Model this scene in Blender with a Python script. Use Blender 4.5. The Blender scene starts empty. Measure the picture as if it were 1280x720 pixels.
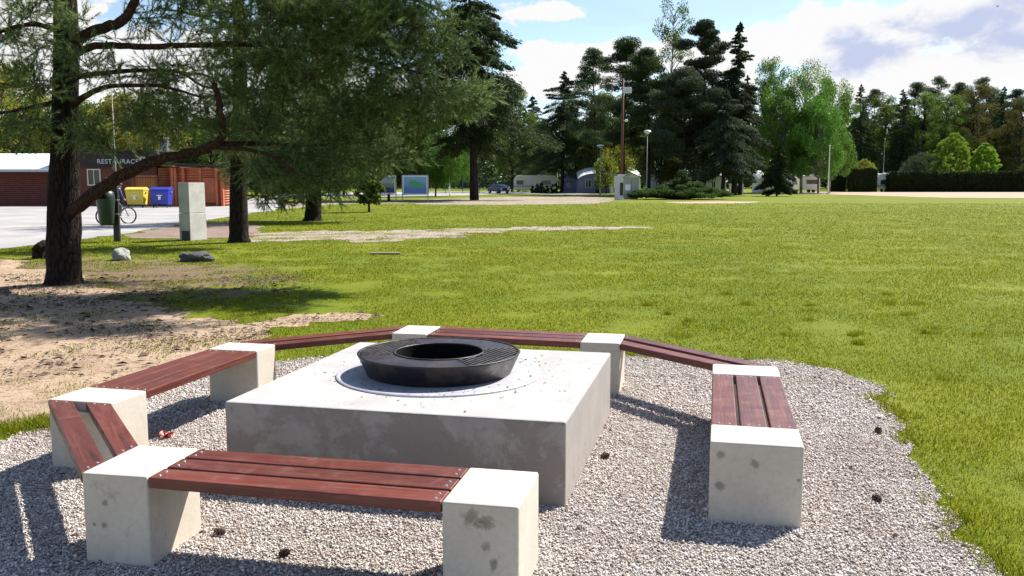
import bpy, bmesh, math, random
import numpy as np
from mathutils import Vector, Matrix, noise as mnoise
from mathutils.geometry import tessellate_polygon

random.seed(7); RNG = np.random.default_rng(7)
SC = bpy.context.scene
COL = SC.collection
PI = math.pi
# ------------------------------------------------------------------ camera
CAM_H = 1.76; FPX = 1121.65; PITCH = 0.117582
cd = bpy.data.cameras.new('camera'); cam = bpy.data.objects.new('camera', cd); COL.objects.link(cam)
cam.location = (0, 0, CAM_H); cam.rotation_euler = (PI/2-PITCH, 0, 0)
cd.sensor_width = 36; cd.lens = 36*FPX/1280; cd.clip_start = 0.05; cd.clip_end = 6000
SC.camera = cam

def ray(px, py):
    X = (px-640)/FPX; Y = (py-360)/FPX; c, s = math.cos(PITCH), math.sin(PITCH)
    return X, c-Y*s, -s-Y*c
def G(px, py):                      # a spot on the ground, metres
    x, y, z = ray(px, py); t = -CAM_H/z
    return (x*t, y*t)
def P(px, py, Y):                   # a spot at Y metres from the viewer
    x, y, z = ray(px, py); t = Y/y
    return Vector((x*t, Y, CAM_H+z*t))

# ------------------------------------------------------------------ tagging
def tag(o, label=None, cat=None, group=None, kind=None):
    if label: o['label'] = label
    if cat: o['category'] = cat
    if group: o['group'] = group
    if kind: o['kind'] = kind
    return o
def empty(name, loc, rz=0, label=None, cat=None, group=None):
    o = bpy.data.objects.new(name, None); COL.objects.link(o)
    o.location = loc; o.rotation_euler = (0, 0, rz); o.empty_display_size = .2
    return tag(o, label, cat, group)
def link(name, me, m=None, parent=None, smooth=False):
    o = bpy.data.objects.new(name, me); COL.objects.link(o)
    if m is not None and not me.materials: me.materials.append(m)
    if parent is not None: o.parent = parent
    if smooth and len(me.polygons): me.polygons.foreach_set('use_smooth', [True]*len(me.polygons))
    return o

class MB:
    """collects faces, builds one mesh"""
    def __init__(s): s.v = []; s.f = []
    def add(s, vs, fs):
        n = len(s.v); s.v += [tuple(v) for v in vs]; s.f += [tuple(i+n for i in f) for f in fs]; return s
    def box(s, x0, x1, y0, y1, z0, z1):
        return s.add([(x0,y0,z0),(x1,y0,z0),(x1,y1,z0),(x0,y1,z0),(x0,y0,z1),(x1,y0,z1),(x1,y1,z1),(x0,y1,z1)],
                     [(3,2,1,0),(4,5,6,7),(0,1,5,4),(1,2,6,5),(2,3,7,6),(3,0,4,7)])
    def cbox(s, c, d): return s.box(c[0]-d[0]/2, c[0]+d[0]/2, c[1]-d[1]/2, c[1]+d[1]/2, c[2]-d[2]/2, c[2]+d[2]/2)
    def prism(s, poly, z0, z1):
        n = len(poly); vs = [(p[0],p[1],z0) for p in poly]+[(p[0],p[1],z1) for p in poly]
        return s.add(vs, [tuple(range(n-1,-1,-1)), tuple(range(n,2*n))]+[(i,(i+1)%n,n+(i+1)%n,n+i) for i in range(n)])
    def extr(s, poly, x0, x1):          # outline in (y,z) pushed along x
        n = len(poly); vs = [(x0,p[0],p[1]) for p in poly]+[(x1,p[0],p[1]) for p in poly]
        return s.add(vs, [tuple(range(n-1,-1,-1)), tuple(range(n,2*n))]+[(i,(i+1)%n,n+(i+1)%n,n+i) for i in range(n)])
    def tube(s, pts, rad, n=8, cap=True, wob=0):
        pts = [Vector(p) for p in pts]
        if not hasattr(rad, '__len__'): rad = [rad]*len(pts)
        rings = []; up = Vector((0.13, .31, 1)).normalized()
        T = (pts[1]-pts[0]).normalized()
        a = T.orthogonal().normalized()
        for i, p in enumerate(pts):
            t = (pts[min(i+1, len(pts)-1)]-pts[max(i-1, 0)]).normalized()
            a = (a-t*a.dot(t)).normalized(); b = t.cross(a)
            ring = []
            for k in range(n):
                r = rad[i]*(1+(random.uniform(-wob, wob) if wob else 0))
                ring.append(p+(a*math.cos(2*PI*k/n)+b*math.sin(2*PI*k/n))*r)
            rings.append(ring)
        base = [v for r in rings for v in r]; f = []
        for i in range(len(pts)-1):
            for k in range(n):
                f.append((i*n+k, i*n+(k+1)%n, (i+1)*n+(k+1)%n, (i+1)*n+k))
        if cap:
            f.append(tuple(range(n-1, -1, -1))); m = (len(pts)-1)*n; f.append(tuple(range(m, m+n)))
        return s.add(base, f)
    def lathe(s, prof, n=48, c=(0,0)):
        vs = [(c[0]+r*math.cos(2*PI*k/n), c[1]+r*math.sin(2*PI*k/n), z) for r, z in prof for k in range(n)]
        fs = [(i*n+k, i*n+(k+1)%n, (i+1)*n+(k+1)%n, (i+1)*n+k) for i in range(len(prof)-1) for k in range(n)]
        return s.add(vs, fs)
    def mesh(s, name, bevel=0, seg=2):
        me = bpy.data.meshes.new(name); me.from_pydata(s.v, [], s.f)
        bm = bmesh.new(); bm.from_mesh(me)
        bmesh.ops.recalc_face_normals(bm, faces=bm.faces)
        if bevel:
            es = [e for e in bm.edges if len(e.link_faces) == 2 and e.calc_face_angle(0) > .6]
            bmesh.ops.bevel(bm, geom=es, offset=bevel, segments=seg, affect='EDGES', profile=.5, clamp_overlap=True)
        bm.to_mesh(me); bm.free(); me.update()
        return me
    def build(s, name, m, parent=None, bevel=0, seg=2, smooth=False, loc=None, rz=None):
        o = link(name, s.mesh(name, bevel, seg), m, parent, smooth)
        if loc is not None: o.location = loc
        if rz is not None: o.rotation_euler = (0, 0, rz)
        return o

def np_mesh(name, V, F):
    """V (n,3), F (m,k) arrays"""
    me = bpy.data.meshes.new(name); k = F.shape[1]
    me.vertices.add(len(V)); me.vertices.foreach_set('co', np.ascontiguousarray(V, np.float32).ravel())
    me.loops.add(F.size); me.loops.foreach_set('vertex_index', np.ascontiguousarray(F, np.int32).ravel())
    me.polygons.add(len(F)); me.polygons.foreach_set('loop_start', np.arange(0, F.size, k, dtype=np.int32))
    me.update(calc_edges=True); me.validate(verbose=False)
    return me

# ------------------------------------------------------------------ materials
def new_mat(name):
    m = bpy.data.materials.new(name); m.use_nodes = True; nt = m.node_tree; nt.nodes.clear()
    return m, nt
class N:
    def __init__(s, nt): s.nt = nt
    def __call__(s, t, **kw):
        n = s.nt.nodes.new(t)
        for k, v in kw.items(): setattr(n, k, v)
        return n
    def l(s, a, b): s.nt.links.new(a, b)
    def val(s, sock, v):
        if hasattr(v, 'is_output') or isinstance(v, bpy.types.NodeSocket): s.l(v, sock)
        else: sock.default_value = v
    def math(s, op, a, b=0.5, clamp=False):
        n = s('ShaderNodeMath', operation=op, use_clamp=clamp); s.val(n.inputs[0], a); s.val(n.inputs[1], b); return n.outputs[0]
    def noise(s, scale, detail=4, rough=.55, co=None, dist=0):
        n = s('ShaderNodeTexNoise'); n.inputs['Scale'].default_value = scale; n.inputs['Detail'].default_value = detail
        n.inputs['Roughness'].default_value = rough; n.inputs['Distortion'].default_value = dist
        if co is not None: s.l(co, n.inputs['Vector'])
        return n.outputs['Fac']
    def ramp(s, fac, stops):
        n = s('ShaderNodeValToRGB'); s.l(fac, n.inputs[0]); e = n.color_ramp.elements
        while len(e) < len(stops): e.new(.5)
        for q, (p, c) in zip(e, stops): q.position = p; q.color = (*c, 1) if len(c) == 3 else c
        return n.outputs[0]
    def mix(s, fac, a, b, mode='MIX'):
        n = s('ShaderNodeMix', data_type='RGBA', blend_type=mode); s.val(n.inputs[0], fac)
        for sock, v in ((n.inputs[6], a), (n.inputs[7], b)):
            if isinstance(v, tuple): sock.default_value = (*v, 1)
            else: s.l(v, sock)
        return n.outputs[2]
    def mr(s, v, a, b, c=0, d=1, smooth=True):
        n = s('ShaderNodeMapRange', interpolation_type='SMOOTHSTEP' if smooth else 'LINEAR'); s.l(v, n.inputs[0])
        for i, x in enumerate((a, b, c, d)): n.inputs[i+1].default_value = x
        return n.outputs[0]
    def co(s, kind='Object', scale=None):
        o = s('ShaderNodeTexCoord').outputs[kind]
        if scale:
            m = s('ShaderNodeMapping'); m.inputs['Scale'].default_value = scale; s.l(o, m.inputs[0]); o = m.outputs[0]
        return o
    def pos(s, scale=None):
        o = s('ShaderNodeNewGeometry').outputs['Position']
        if scale:
            m = s('ShaderNodeMapping'); m.inputs['Scale'].default_value = scale; s.l(o, m.inputs[0]); o = m.outputs[0]
        return o
    def out(s, color, rough=.8, bump=None, bs=.3, bd=.02, metal=0, spec=.5, extra=None):
        b = s('ShaderNodeBsdfPrincipled')
        if isinstance(color, tuple): b.inputs['Base Color'].default_value = (*color, 1)
        else: s.l(color, b.inputs['Base Color'])
        s.val(b.inputs['Roughness'], rough); b.inputs['Metallic'].default_value = metal
        b.inputs['Specular IOR Level'].default_value = spec
        if bump is not None:
            bn = s('ShaderNodeBump'); bn.inputs['Strength'].default_value = bs; bn.inputs['Distance'].default_value = bd
            s.l(bump, bn.inputs['Height']); s.l(bn.outputs[0], b.inputs['Normal'])
        sh = b.outputs[0]
        if extra: sh = extra(s, sh)
        o = s('ShaderNodeOutputMaterial'); s.l(sh, o.inputs[0]); return b

def simple(name, c, rough=.6, var=.15, scale=6, metal=0, spec=.5, bump=.1, bd=.01):
    """painted / plain surface with faint uneven dirt"""
    m, nt = new_mat(name); n = N(nt); co = n.co()
    f = n.noise(scale, 6, .65, co); d = tuple(x*(1-var) for x in c); u = tuple(min(1, x*(1+var*.6)) for x in c)
    col = n.ramp(f, [(.25, d), (.7, u)])
    n.out(col, rough, n.noise(scale*8, 4, .6, co), bump, bd, metal, spec); return m

def foliage(name, dark, light, tip=None, trans=.35, spread=1.0, rough=.75, spec=.12):
    m, nt = new_mat(name); n = N(nt)
    geo = n('ShaderNodeNewGeometry'); oi = n('ShaderNodeObjectInfo')
    r = geo.outputs['Random Per Island']
    stops = [(0, dark), (.65, light)] + ([(.95, tip)] if tip else [])
    c = n.ramp(r, stops)
    big = n.noise(.35, 3, .6, geo.outputs['Position'])
    c = n.mix(n.mr(big, .3, .7, 0, .55*spread), c, tuple(x*y for x, y in zip(light, (1.25, 1.15, .75))))
    hsv = n('ShaderNodeHueSaturation'); n.l(c, hsv.inputs['Color'])
    n.l(n.mr(oi.outputs['Random'], 0, 1, .485, .512, False), hsv.inputs['Hue'])
    n.l(n.mr(oi.outputs['Random'], 0, 1, .75, 1.2, False), hsv.inputs['Value'])
    c = hsv.outputs[0]
    def ex(s, sh):
        t = s('ShaderNodeBsdfTranslucent'); s.l(c, t.inputs[0])
        mx = s('ShaderNodeMixShader'); mx.inputs[0].default_value = trans; s.l(sh, mx.inputs[1]); s.l(t.outputs[0], mx.inputs[2]); return mx.outputs[0]
    n.out(c, rough, spec=spec, extra=ex); return m

M = {}
def concrete(name, c0, c1, stain=(.2,.17,.14), amt=.35, grey=None, spots=()):
    m, nt = new_mat(name); n = N(nt); co = n.co()
    big = n.noise(2.2, 5, .65, co); fine = n.noise(38, 5, .7, co); st = n.noise(5.5, 6, .75, co, .6)
    c = n.mix(n.mr(big, .35, .65), c0, c1)
    c = n.mix(n.mr(fine, .35, .8, 0, .35), c, tuple(x*.6 for x in c0))
    c = n.mix(n.mr(st, .60, .70, 0, amt), c, stain)
    if grey:                                   # flaked patches on the side faces; shaded front also painted darker
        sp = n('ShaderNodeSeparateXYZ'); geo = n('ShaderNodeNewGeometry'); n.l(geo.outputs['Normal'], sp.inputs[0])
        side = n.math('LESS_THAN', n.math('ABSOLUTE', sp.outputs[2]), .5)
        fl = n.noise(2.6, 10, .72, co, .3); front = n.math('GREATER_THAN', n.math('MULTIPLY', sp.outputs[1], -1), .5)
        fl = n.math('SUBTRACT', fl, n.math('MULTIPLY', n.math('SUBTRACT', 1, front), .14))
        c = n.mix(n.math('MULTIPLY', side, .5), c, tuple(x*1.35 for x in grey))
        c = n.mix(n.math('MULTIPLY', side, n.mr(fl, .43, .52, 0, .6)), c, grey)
    for (sx, sy, sz, sr) in spots:             # mould marks at fixed places on the block
        d = n('ShaderNodeVectorMath', operation='DISTANCE'); n.l(co, d.inputs[0]); d.inputs[1].default_value = (sx, sy, sz)
        v = n.math('ADD', n.math('DIVIDE', d.outputs['Value'], sr), n.math('MULTIPLY', n.math('SUBTRACT', n.noise(22, 6, .7, co, .6), .5), 2.6))
        c = n.mix(n.mr(v, .35, 1.1, .62, 0), c, (.14,.12,.085))
    vo = n('ShaderNodeTexVoronoi'); vo.inputs['Scale'].default_value = 26; n.l(co, vo.inputs['Vector'])
    pit = n.mr(vo.outputs['Distance'], .03, .10, 0, 1)
    c = n.mix(n.math('MULTIPLY', n.math('SUBTRACT', 1, pit), .35), c, (.12,.11,.1))
    hgt = n.math('ADD', n.math('MULTIPLY', fine, .6), n.math('MULTIPLY', pit, .4))
    n.out(c, .85, hgt, .25, .006, spec=.3); return m
M['block'] = concrete('block_concrete', (.52,.465,.385), (.58,.525,.445), (.24,.20,.155), .6)
SPOT = {'B': [(-.03,-.233,.375,.045), (.03,-.233,.365,.04), (.025,-.233,.255,.028), (.06,-.233,.18,.026)],
        'C': [(-.18,-.171,.365,.026), (-.006,-.171,.33,.028), (-.18,-.171,.20,.028), (.21,-.171,.26,.012)],
        'A': [(-.05,-.224,.30,.02), (-.06,-.224,.19,.018), (-.115,-.224,.195,.013)]}
for k_, v_ in SPOT.items(): M['block'+k_] = concrete('block_concrete_'+'abc'['ABC'.index(k_)], (.52,.465,.385), (.58,.525,.445), (.24,.20,.155), .5, spots=v_)
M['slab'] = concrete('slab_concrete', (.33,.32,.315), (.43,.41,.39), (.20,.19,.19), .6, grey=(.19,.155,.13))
M['pillar'] = concrete('pillar_concrete', (.40,.39,.37), (.50,.49,.46), (.14,.14,.13), .7)

def wood(name):
    m, nt = new_mat(name); n = N(nt); co = n.co('Object', (1.6, 30, 30)); co2 = n.co()
    oi = n('ShaderNodeObjectInfo')
    ad = n('ShaderNodeVectorMath', operation='ADD'); cv = n('ShaderNodeCombineXYZ')
    n.l(n.math('MULTIPLY', oi.outputs['Random'], 37), cv.inputs[0]); n.l(co, ad.inputs[0]); n.l(cv.outputs[0], ad.inputs[1])
    g = n.noise(1, 6, .65, ad.outputs[0], 1.2); w = n.noise(5, 6, .7, co2)
    c = n.ramp(g, [(.25, (.045,.009,.006)), (.5, (.100,.023,.014)), (.8, (.165,.050,.032))])
    c = n.mix(n.mr(w, .56, .76, 0, .35), c, (.24,.11,.10))
    c = n.mix(n.mr(n.noise(2.2, 3, .6, ad.outputs[0]), .66, .74, 0, .6), c, (.035,.012,.01))
    hs = n('ShaderNodeHueSaturation'); n.l(c, hs.inputs['Color']); n.l(n.mr(oi.outputs['Random'], 0, 1, .78, 1.35, False), hs.inputs['Value']); c = hs.outputs[0]
    fade = n.noise(2.6, 7, .75, co2, .8); c = n.mix(n.mr(fade, .50, .68, 0, .42), c, (.25,.105,.085)); ck = n.noise(1, 3, .5, n.co('Object', (1.2, 55, 55)), .3)
    c = n.mix(n.mr(ck, .66, .70, 0, .75), c, (.02,.008,.006))
    n.out(c, n.mr(w, .3, .8, .34, .62), n.math('ADD', g, n.math('MULTIPLY', n.mr(ck, .66, .70, 1, 0), .5)), .5, .004, spec=.45); return m
M['wood'] = wood('stained_wood')

def bark(name, dark, light, sc=9, tint=None):
    m, nt = new_mat(name); n = N(nt); co = n.pos((1, 1, .20))
    vo = n('ShaderNodeTexVoronoi', feature='DISTANCE_TO_EDGE'); vo.inputs['Scale'].default_value = sc
    wv = n('ShaderNodeVectorMath', operation='ADD'); nz = n('ShaderNodeTexNoise'); nz.inputs['Scale'].default_value = sc*.6; n.l(co, nz.inputs['Vector'])
    sc_ = n('ShaderNodeVectorMath', operation='SCALE'); sc_.inputs['Scale'].default_value = .12; n.l(nz.outputs['Color'], sc_.inputs[0])
    n.l(co, wv.inputs[0]); n.l(sc_.outputs[0], wv.inputs[1]); n.l(wv.outputs[0], vo.inputs['Vector'])
    e = n.mr(vo.outputs['Distance'], 0, .16); f = n.noise(sc*3, 5, .7, co)
    c = n.mix(e, dark, light); c = n.mix(n.mr(f, .3, .75, 0, .6), c, tuple(x*.6 for x in light))
    h = n.math('ADD', e, n.math('MULTIPLY', f, .5))
    n.out(c, .92, h, .8, .04, spec=.15); return m
M['bark'] = bark('pine_bark', (.008,.006,.005), (.032,.022,.018), 17)
M['bark_red'] = bark('pine_limb_bark', (.025,.014,.010), (.10,.052,.034), 28)
M['bark_far'] = bark('far_bark', (.015,.012,.010), (.05,.042,.035), 4)
M['bark_birch'] = bark('birch_bark', (.06,.055,.05), (.36,.34,.31), 2.5)
M['needle'] = foliage('pine_needles', (.030,.070,.024), (.130,.200,.075), (.38,.40,.19), .46)
M['needle_dark'] = foliage('dark_needles', (.014,.028,.013), (.045,.076,.030), (.09,.13,.05), .32)
M['needle_blue'] = foliage('blue_green_needles', (.020,.034,.022), (.060,.085,.052), (.12,.13,.08), .3)
M['leaf_bright'] = foliage('bright_leaves', (.040,.115,.020), (.100,.215,.040), (.16,.27,.05), .42)
M['leaf_mid'] = foliage('mid_leaves', (.040,.085,.016), (.105,.165,.032), (.18,.22,.05), .45)
M['leaf_lime'] = foliage('lime_leaves', (.10,.19,.02), (.19,.30,.035), (.26,.36,.05), .55)
M['leaf_olive'] = foliage('olive_leaves', (.045,.058,.016), (.115,.125,.034), (.17,.16,.06), .4)
M['leaf_yellow'] = foliage('yellow_leaves', (.09,.12,.02), (.19,.21,.04), (.3,.28,.05), .45)
M['hedge'] = foliage('hedge_leaves', (.010,.020,.008), (.028,.05,.018), (.06,.09,.03), .15)
M['juniper'] = foliage('juniper_needles', (.020,.052,.018), (.070,.135,.040), (.13,.19,.06), .3)
M['grassblade'] = foliage('grass_blades', (.080,.112,.003), (.165,.202,.006), (.32,.28,.03), .45, spread=.4)

# ground surfaces -----------------------------------------------------------
def lawn_mat():
    m, nt = new_mat('lawn'); n = N(nt); p = n.pos()
    a = n.noise(.16, 5, .6, p); b = n.noise(.9, 6, .65, p); c_ = n.noise(9, 6, .7, p); d = n.noise(60, 4, .7, p)
    col = n.mix(n.mr(a, .35, .65), (.115,.155,.005), (.185,.197,.008))
    col = n.mix(n.mr(b, .45, .72, 0, .65), col, (.085,.145,.014))
    col = n.mix(n.mr(c_, .42, .72, 0, .30), col, (.23,.215,.025))
    col = n.mix(n.mr(d, .35, .75, 0, .8), col, (.05,.075,.012))
    dry = n.noise(.42, 7, .7, p, .3)
    col = n.mix(n.mr(dry, .62, .75, 0, .55), col, (.30,.25,.11))
    # worn, littered earth under and around the pines
    sx = n('ShaderNodeSeparateXYZ'); n.l(p, sx.inputs[0])
    dx = n.math('MULTIPLY', n.math('ADD', sx.outputs[0], 9.5), .17); dy = n.math('MULTIPLY', n.math('SUBTRACT', sx.outputs[1], 15.5), .17)
    rr = n.math('SQRT', n.math('ADD', n.math('MULTIPLY', dx, dx), n.math('MULTIPLY', dy, dy)))
    worn = n.math('ADD', n.mr(rr, .2, 1.5, .72, -.30, False), n.math('MULTIPLY', n.math('SUBTRACT', n.noise(1.1, 8, .75, p, .4), .5), 1.5))
    col = n.mix(n.mr(worn, .1, .3, 0, .92), col, n.ramp(c_, [(.3, (.085,.055,.035)), (.65, (.20,.145,.095))]))
    h = n.math('ADD', c_, n.math('MULTIPLY', d, .6))
    n.out(col, .9, h, .5, .03, spec=.1); return m
M['lawn'] = lawn_mat()
def gravel_mat(name, s=60, stops=None, bd=.02, patchy=False):
    m, nt = new_mat(name); n = N(nt); p = n.pos()
    vo = n('ShaderNodeTexVoronoi'); vo.inputs['Scale'].default_value = s; n.l(p, vo.inputs['Vector'])
    sep = n('ShaderNodeSeparateColor'); n.l(vo.outputs['Color'], sep.inputs[0])
    c = n.ramp(sep.outputs[0], stops or [(0, (.20,.17,.15)), (.35, (.40,.36,.33)), (.7, (.52,.48,.44)), (1, (.66,.63,.6))])
    h = n.math('SUBTRACT', 1, vo.outputs['Distance'])
    c = n.mix(n.mr(vo.outputs['Distance'], .35, .8, 0, .65), c, (.10,.085,.075))
    c = n.mix(n.mr(n.noise(1.3, 6, .7, p), .35, .7, 0, .35), c, (.42,.34,.27), 'MULTIPLY')
    if patchy: c = n.mix(n.mr(n.noise(.55, 7, .7, n.pos((.5, 1.6, 1)), .4), .50, .60, 0, .85), c, (.15,.15,.03)); c = n.mix(n.mr(n.noise(2.2, 7, .75, p), .54, .62, 0, .6), c, (.22,.16,.11))
    n.out(c, .9, h, .8, bd, spec=.2); return m
M['gravel'] = gravel_mat('gravel_bed')
M['path'] = gravel_mat('path_gravel', 14, [(0, (.15,.11,.08)), (.2, (.33,.27,.22)), (.7, (.42,.35,.29)), (1, (.52,.45,.38))], .03, True)
def soil_mat():
    m, nt = new_mat('sandy_soil'); n = N(nt); p = n.pos()
    a = n.noise(1.0, 6, .7, p, .3); b = n.noise(11, 7, .75, p); c_ = n.noise(55, 4, .7, p)
    c = n.mix(n.mr(a, .35, .68), (.44,.325,.225), (.33,.235,.16))
    c = n.mix(n.mr(b, .50, .66, 0, .8), c, (.14,.09,.06)); c = n.mix(n.mr(n.noise(3.3, 8, .75, p, .5), .54, .64, 0, .75), c, (.17,.12,.08))
    c = n.mix(n.mr(c_, .5, .8, 0, .5), c, (.52,.42,.32))
    n.out(c, .95, n.math('ADD', b, n.math('MULTIPLY', c_, .4)), .8, .04, spec=.1); return m
M['soil'] = soil_mat()
def road_mat():
    m, nt = new_mat('pale_paving'); n = N(nt); p = n.pos()
    a = n.noise(.35, 6, .65, p, .3); b = n.noise(5, 6, .7, p)
    c = n.mix(n.mr(a, .4, .66), (.27,.265,.27), (.37,.345,.32)); c = n.mix(n.mr(b, .55, .8, 0, .4), c, (.30,.27,.24))
    n.out(c, .9, b, .3, .02, spec=.2); return m
M['road'] = road_mat()
M['tan'] = simple('tan_grit', (.34,.24,.165), .95, .2, .6)
M['dirt'] = simple('brown_dirt', (.19,.13,.10), .95, .45, .8)

def stone_mat():
    m, nt = new_mat('gravel_stones'); n = N(nt); g = n('ShaderNodeNewGeometry')
    c = n.ramp(g.outputs['Random Per Island'], [(0, (.14,.11,.10)), (.10, (.32,.26,.23)), (.32, (.52,.45,.41)), (.7, (.62,.56,.52)), (1, (.80,.77,.74))])
    c = n.mix(n.mr(n.noise(1.4, 7, .7, n.pos(), .4), .42, .68, 0, .5), c, (.50,.40,.33), 'MULTIPLY')
    n.out(c, .8, spec=.3); return m
M['stone'] = stone_mat()
M['iron'] = simple('black_iron', (.010,.009,.011), .42, .3, 9, .0, .3, .25, .002)
def rusty(name, c0, rough, spec, metal):
    m, nt = new_mat(name); n = N(nt); co = n.co(); f = n.noise(7, 8, .72, co, .5); g2 = n.noise(30, 5, .7, co)
    c = n.mix(n.mr(f, .45, .62, 0, .6), c0, (.05,.038,.033)); c = n.mix(n.mr(g2, .58, .70, 0, .7), c, tuple(x*.35 for x in c0))
    c = n.mix(n.mr(n.noise(4, 8, .75, co), .60, .66, 0, .55), c, (.085,.045,.028))
    n.out(c, n.mr(f, .3, .7, rough, rough+.3), g2, .25, .002, metal, spec); return m
M['ironlid'] = simple('dark_steel_lid', (.055,.05,.075), .36, .3, 7, .6, .5, .15, .002)
M['iron'] = rusty('black_iron', (.011,.010,.012), .36, .35, 0); M['ironlid'] = rusty('dark_steel_lid', (.050,.046,.066), .32, .6, .5)
M['ironpit'] = simple('sooty_iron', (.006,.006,.006), .95, .3, 12, 0, .1)
M['plate'] = simple('steel_plate', (.50,.49,.53), .40, .25, 5, .25, .5, .1, .002)
M['steel'] = simple('galvanised_steel', (.42,.43,.45), .45, .2, 8, .7)
M['screw'] = simple('screw_steel', (.55,.55,.55), .35, .1, 20, .8)
M['white'] = simple('white_paint', (.82,.82,.81), .5, .08, 2)
M['cream'] = simple('cream_paint', (.78,.73,.52), .45, .1, 1.5)
M['glass'] = simple('dark_glass', (.025,.03,.04), .1, .3, 3, 0, .8, 0)
M['rubber'] = simple('rubber', (.015,.015,.015), .8, .2, 20)
M['tentblue'] = simple('blue_grey_canvas', (.17,.18,.27), .8, .25, .8)
M['tentgrey'] = simple('grey_canvas', (.50,.51,.54), .8, .2, .8)
M['canvas'] = simple('white_canvas', (.74,.75,.80), .75, .1, .7)
M['redwood'] = simple('red_brown_planks', (.155,.042,.028), .65, .35, 3)
M['logs'] = simple('orange_log_stain', (.47,.125,.050), .6, .3, 2.5)
M['logdark'] = simple('dark_log_stain', (.24,.065,.03), .6, .3, 2.5)
M['band'] = simple('dark_brown_board', (.030,.022,.020), .8, .3, 2)
M['roofdark'] = simple('dark_roofing', (.035,.032,.035), .8, .3, 2)
M['binyellow'] = simple('yellow_plastic', (.68,.52,.06), .45, .12, 3)
M['binblue'] = simple('blue_plastic', (.022,.045,.36), .4, .15, 3)
M['bingreen'] = simple('green_plastic', (.014,.034,.028), .4, .2, 4)
M['cabinet'] = simple('grey_green_cabinet', (.30,.34,.29), .55, .12, 3)
M['cabinet2'] = simple('light_grey_cabinet', (.52,.52,.54), .55, .12, 3)
M['polegrey'] = simple('grey_pole', (.24,.26,.25), .55, .15, 3)
M['polewood'] = simple('brown_pole', (.16,.065,.05), .8, .3, 2)
M['blackpaint'] = simple('black_paint', (.02,.02,.022), .5, .2, 5)
M['carblue'] = simple('dark_blue_car_paint', (.02,.035,.13), .25, .15, 2, .2)
M['fence'] = simple('fence_green', (.07,.12,.14), .6, .2, 2)
M['ochre'] = simple('ochre_board', (.36,.15,.05), .7, .2, 3)
M['skin'] = simple('skin', (.45,.26,.18), .5, .08, 10)
M['shirt'] = simple('navy_cloth', (.03,.045,.14), .85, .2, 12)
M['trousers'] = simple('grey_cloth', (.09,.09,.10), .85, .2, 12)
M['hair'] = simple('dark_hair', (.02,.015,.012), .7, .3, 30)
M['red'] = simple('red_plastic', (.55,.06,.03), .5, .2, 10)
M['cone'] = simple('pine_cone', (.07,.045,.03), .85, .3, 60)
M['rock'] = concrete('grey_rock', (.22,.22,.21), (.36,.36,.35), (.08,.08,.075), .7)
M['rockdark'] = concrete('dark_rock', (.06,.062,.065), (.12,.12,.125), (.03,.03,.03), .7)
M['boardwood'] = simple('weathered_plank', (.20,.17,.14), .9, .3, 6)
M['lampglass'] = simple('lamp_glass', (.62,.64,.68), .3, .05, 3)
M['feather'] = simple('black_feathers', (.02,.02,.022), .7, .2, 10)

# ================================================================== GROUND
def fb(x, y, s=1.0, seed=0.0):
    return mnoise.fractal(Vector((x*s+seed, y*s-seed*.7, seed*.3)), .7, 2.0, 5)
def ragged(poly, step, amp, scale, seed):
    out = []; n = len(poly)
    for i in range(n):
        a = Vector(poly[i]).to_2d(); b = Vector(poly[(i+1) % n]).to_2d(); L = (b-a).length; k = max(1, int(L/step))
        t = (b-a)/max(L, 1e-6); nn = Vector((-t.y, t.x))
        for j in range(k):
            p = a+(b-a)*j/k; d = fb(p.x, p.y, scale, seed)*amp
            out.append((p.x+nn.x*d, p.y+nn.y*d))
    return out
def smoothpoly(poly, it=2):
    for _ in range(it):
        q = []
        for i in range(len(poly)):
            a = poly[i]; b = poly[(i+1) % len(poly)]
            q += [(a[0]*.75+b[0]*.25, a[1]*.75+b[1]*.25), (a[0]*.25+b[0]*.75, a[1]*.25+b[1]*.75)]
        poly = q
    return poly
def sheet(name, poly, z, m):
    vs = [Vector((p[0], p[1], z)) for p in poly]
    tris = tessellate_polygon([vs]); me = bpy.data.meshes.new(name); me.from_pydata([tuple(v) for v in vs], [], [tuple(t) for t in tris])
    bm = bmesh.new(); bm.from_mesh(me); bmesh.ops.recalc_face_normals(bm, faces=bm.faces)
    for f in bm.faces:
        if f.normal.z < 0: f.normal_flip()
    bm.to_mesh(me); bm.free()
    return tag(link(name, me, m), kind='structure')
def inside(poly, x, y):
    poly = np.asarray(poly); r = np.zeros(len(x), bool); n = len(poly)
    for i in range(n):
        x0, y0 = poly[i]; x1, y1 = poly[(i+1) % n]
        if y0 == y1: continue
        c = ((y0 > y) != (y1 > y)) & (x < (x1-x0)*(y-y0)/(y1-y0)+x0)
        r ^= c
    return r

g = MB(); g.add([(-3000,-600,0),(3000,-600,0),(3000,4500,0),(-3000,4500,0)], [(0,1,2,3)])
tag(g.build('ground', M['lawn']), kind='structure')

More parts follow.
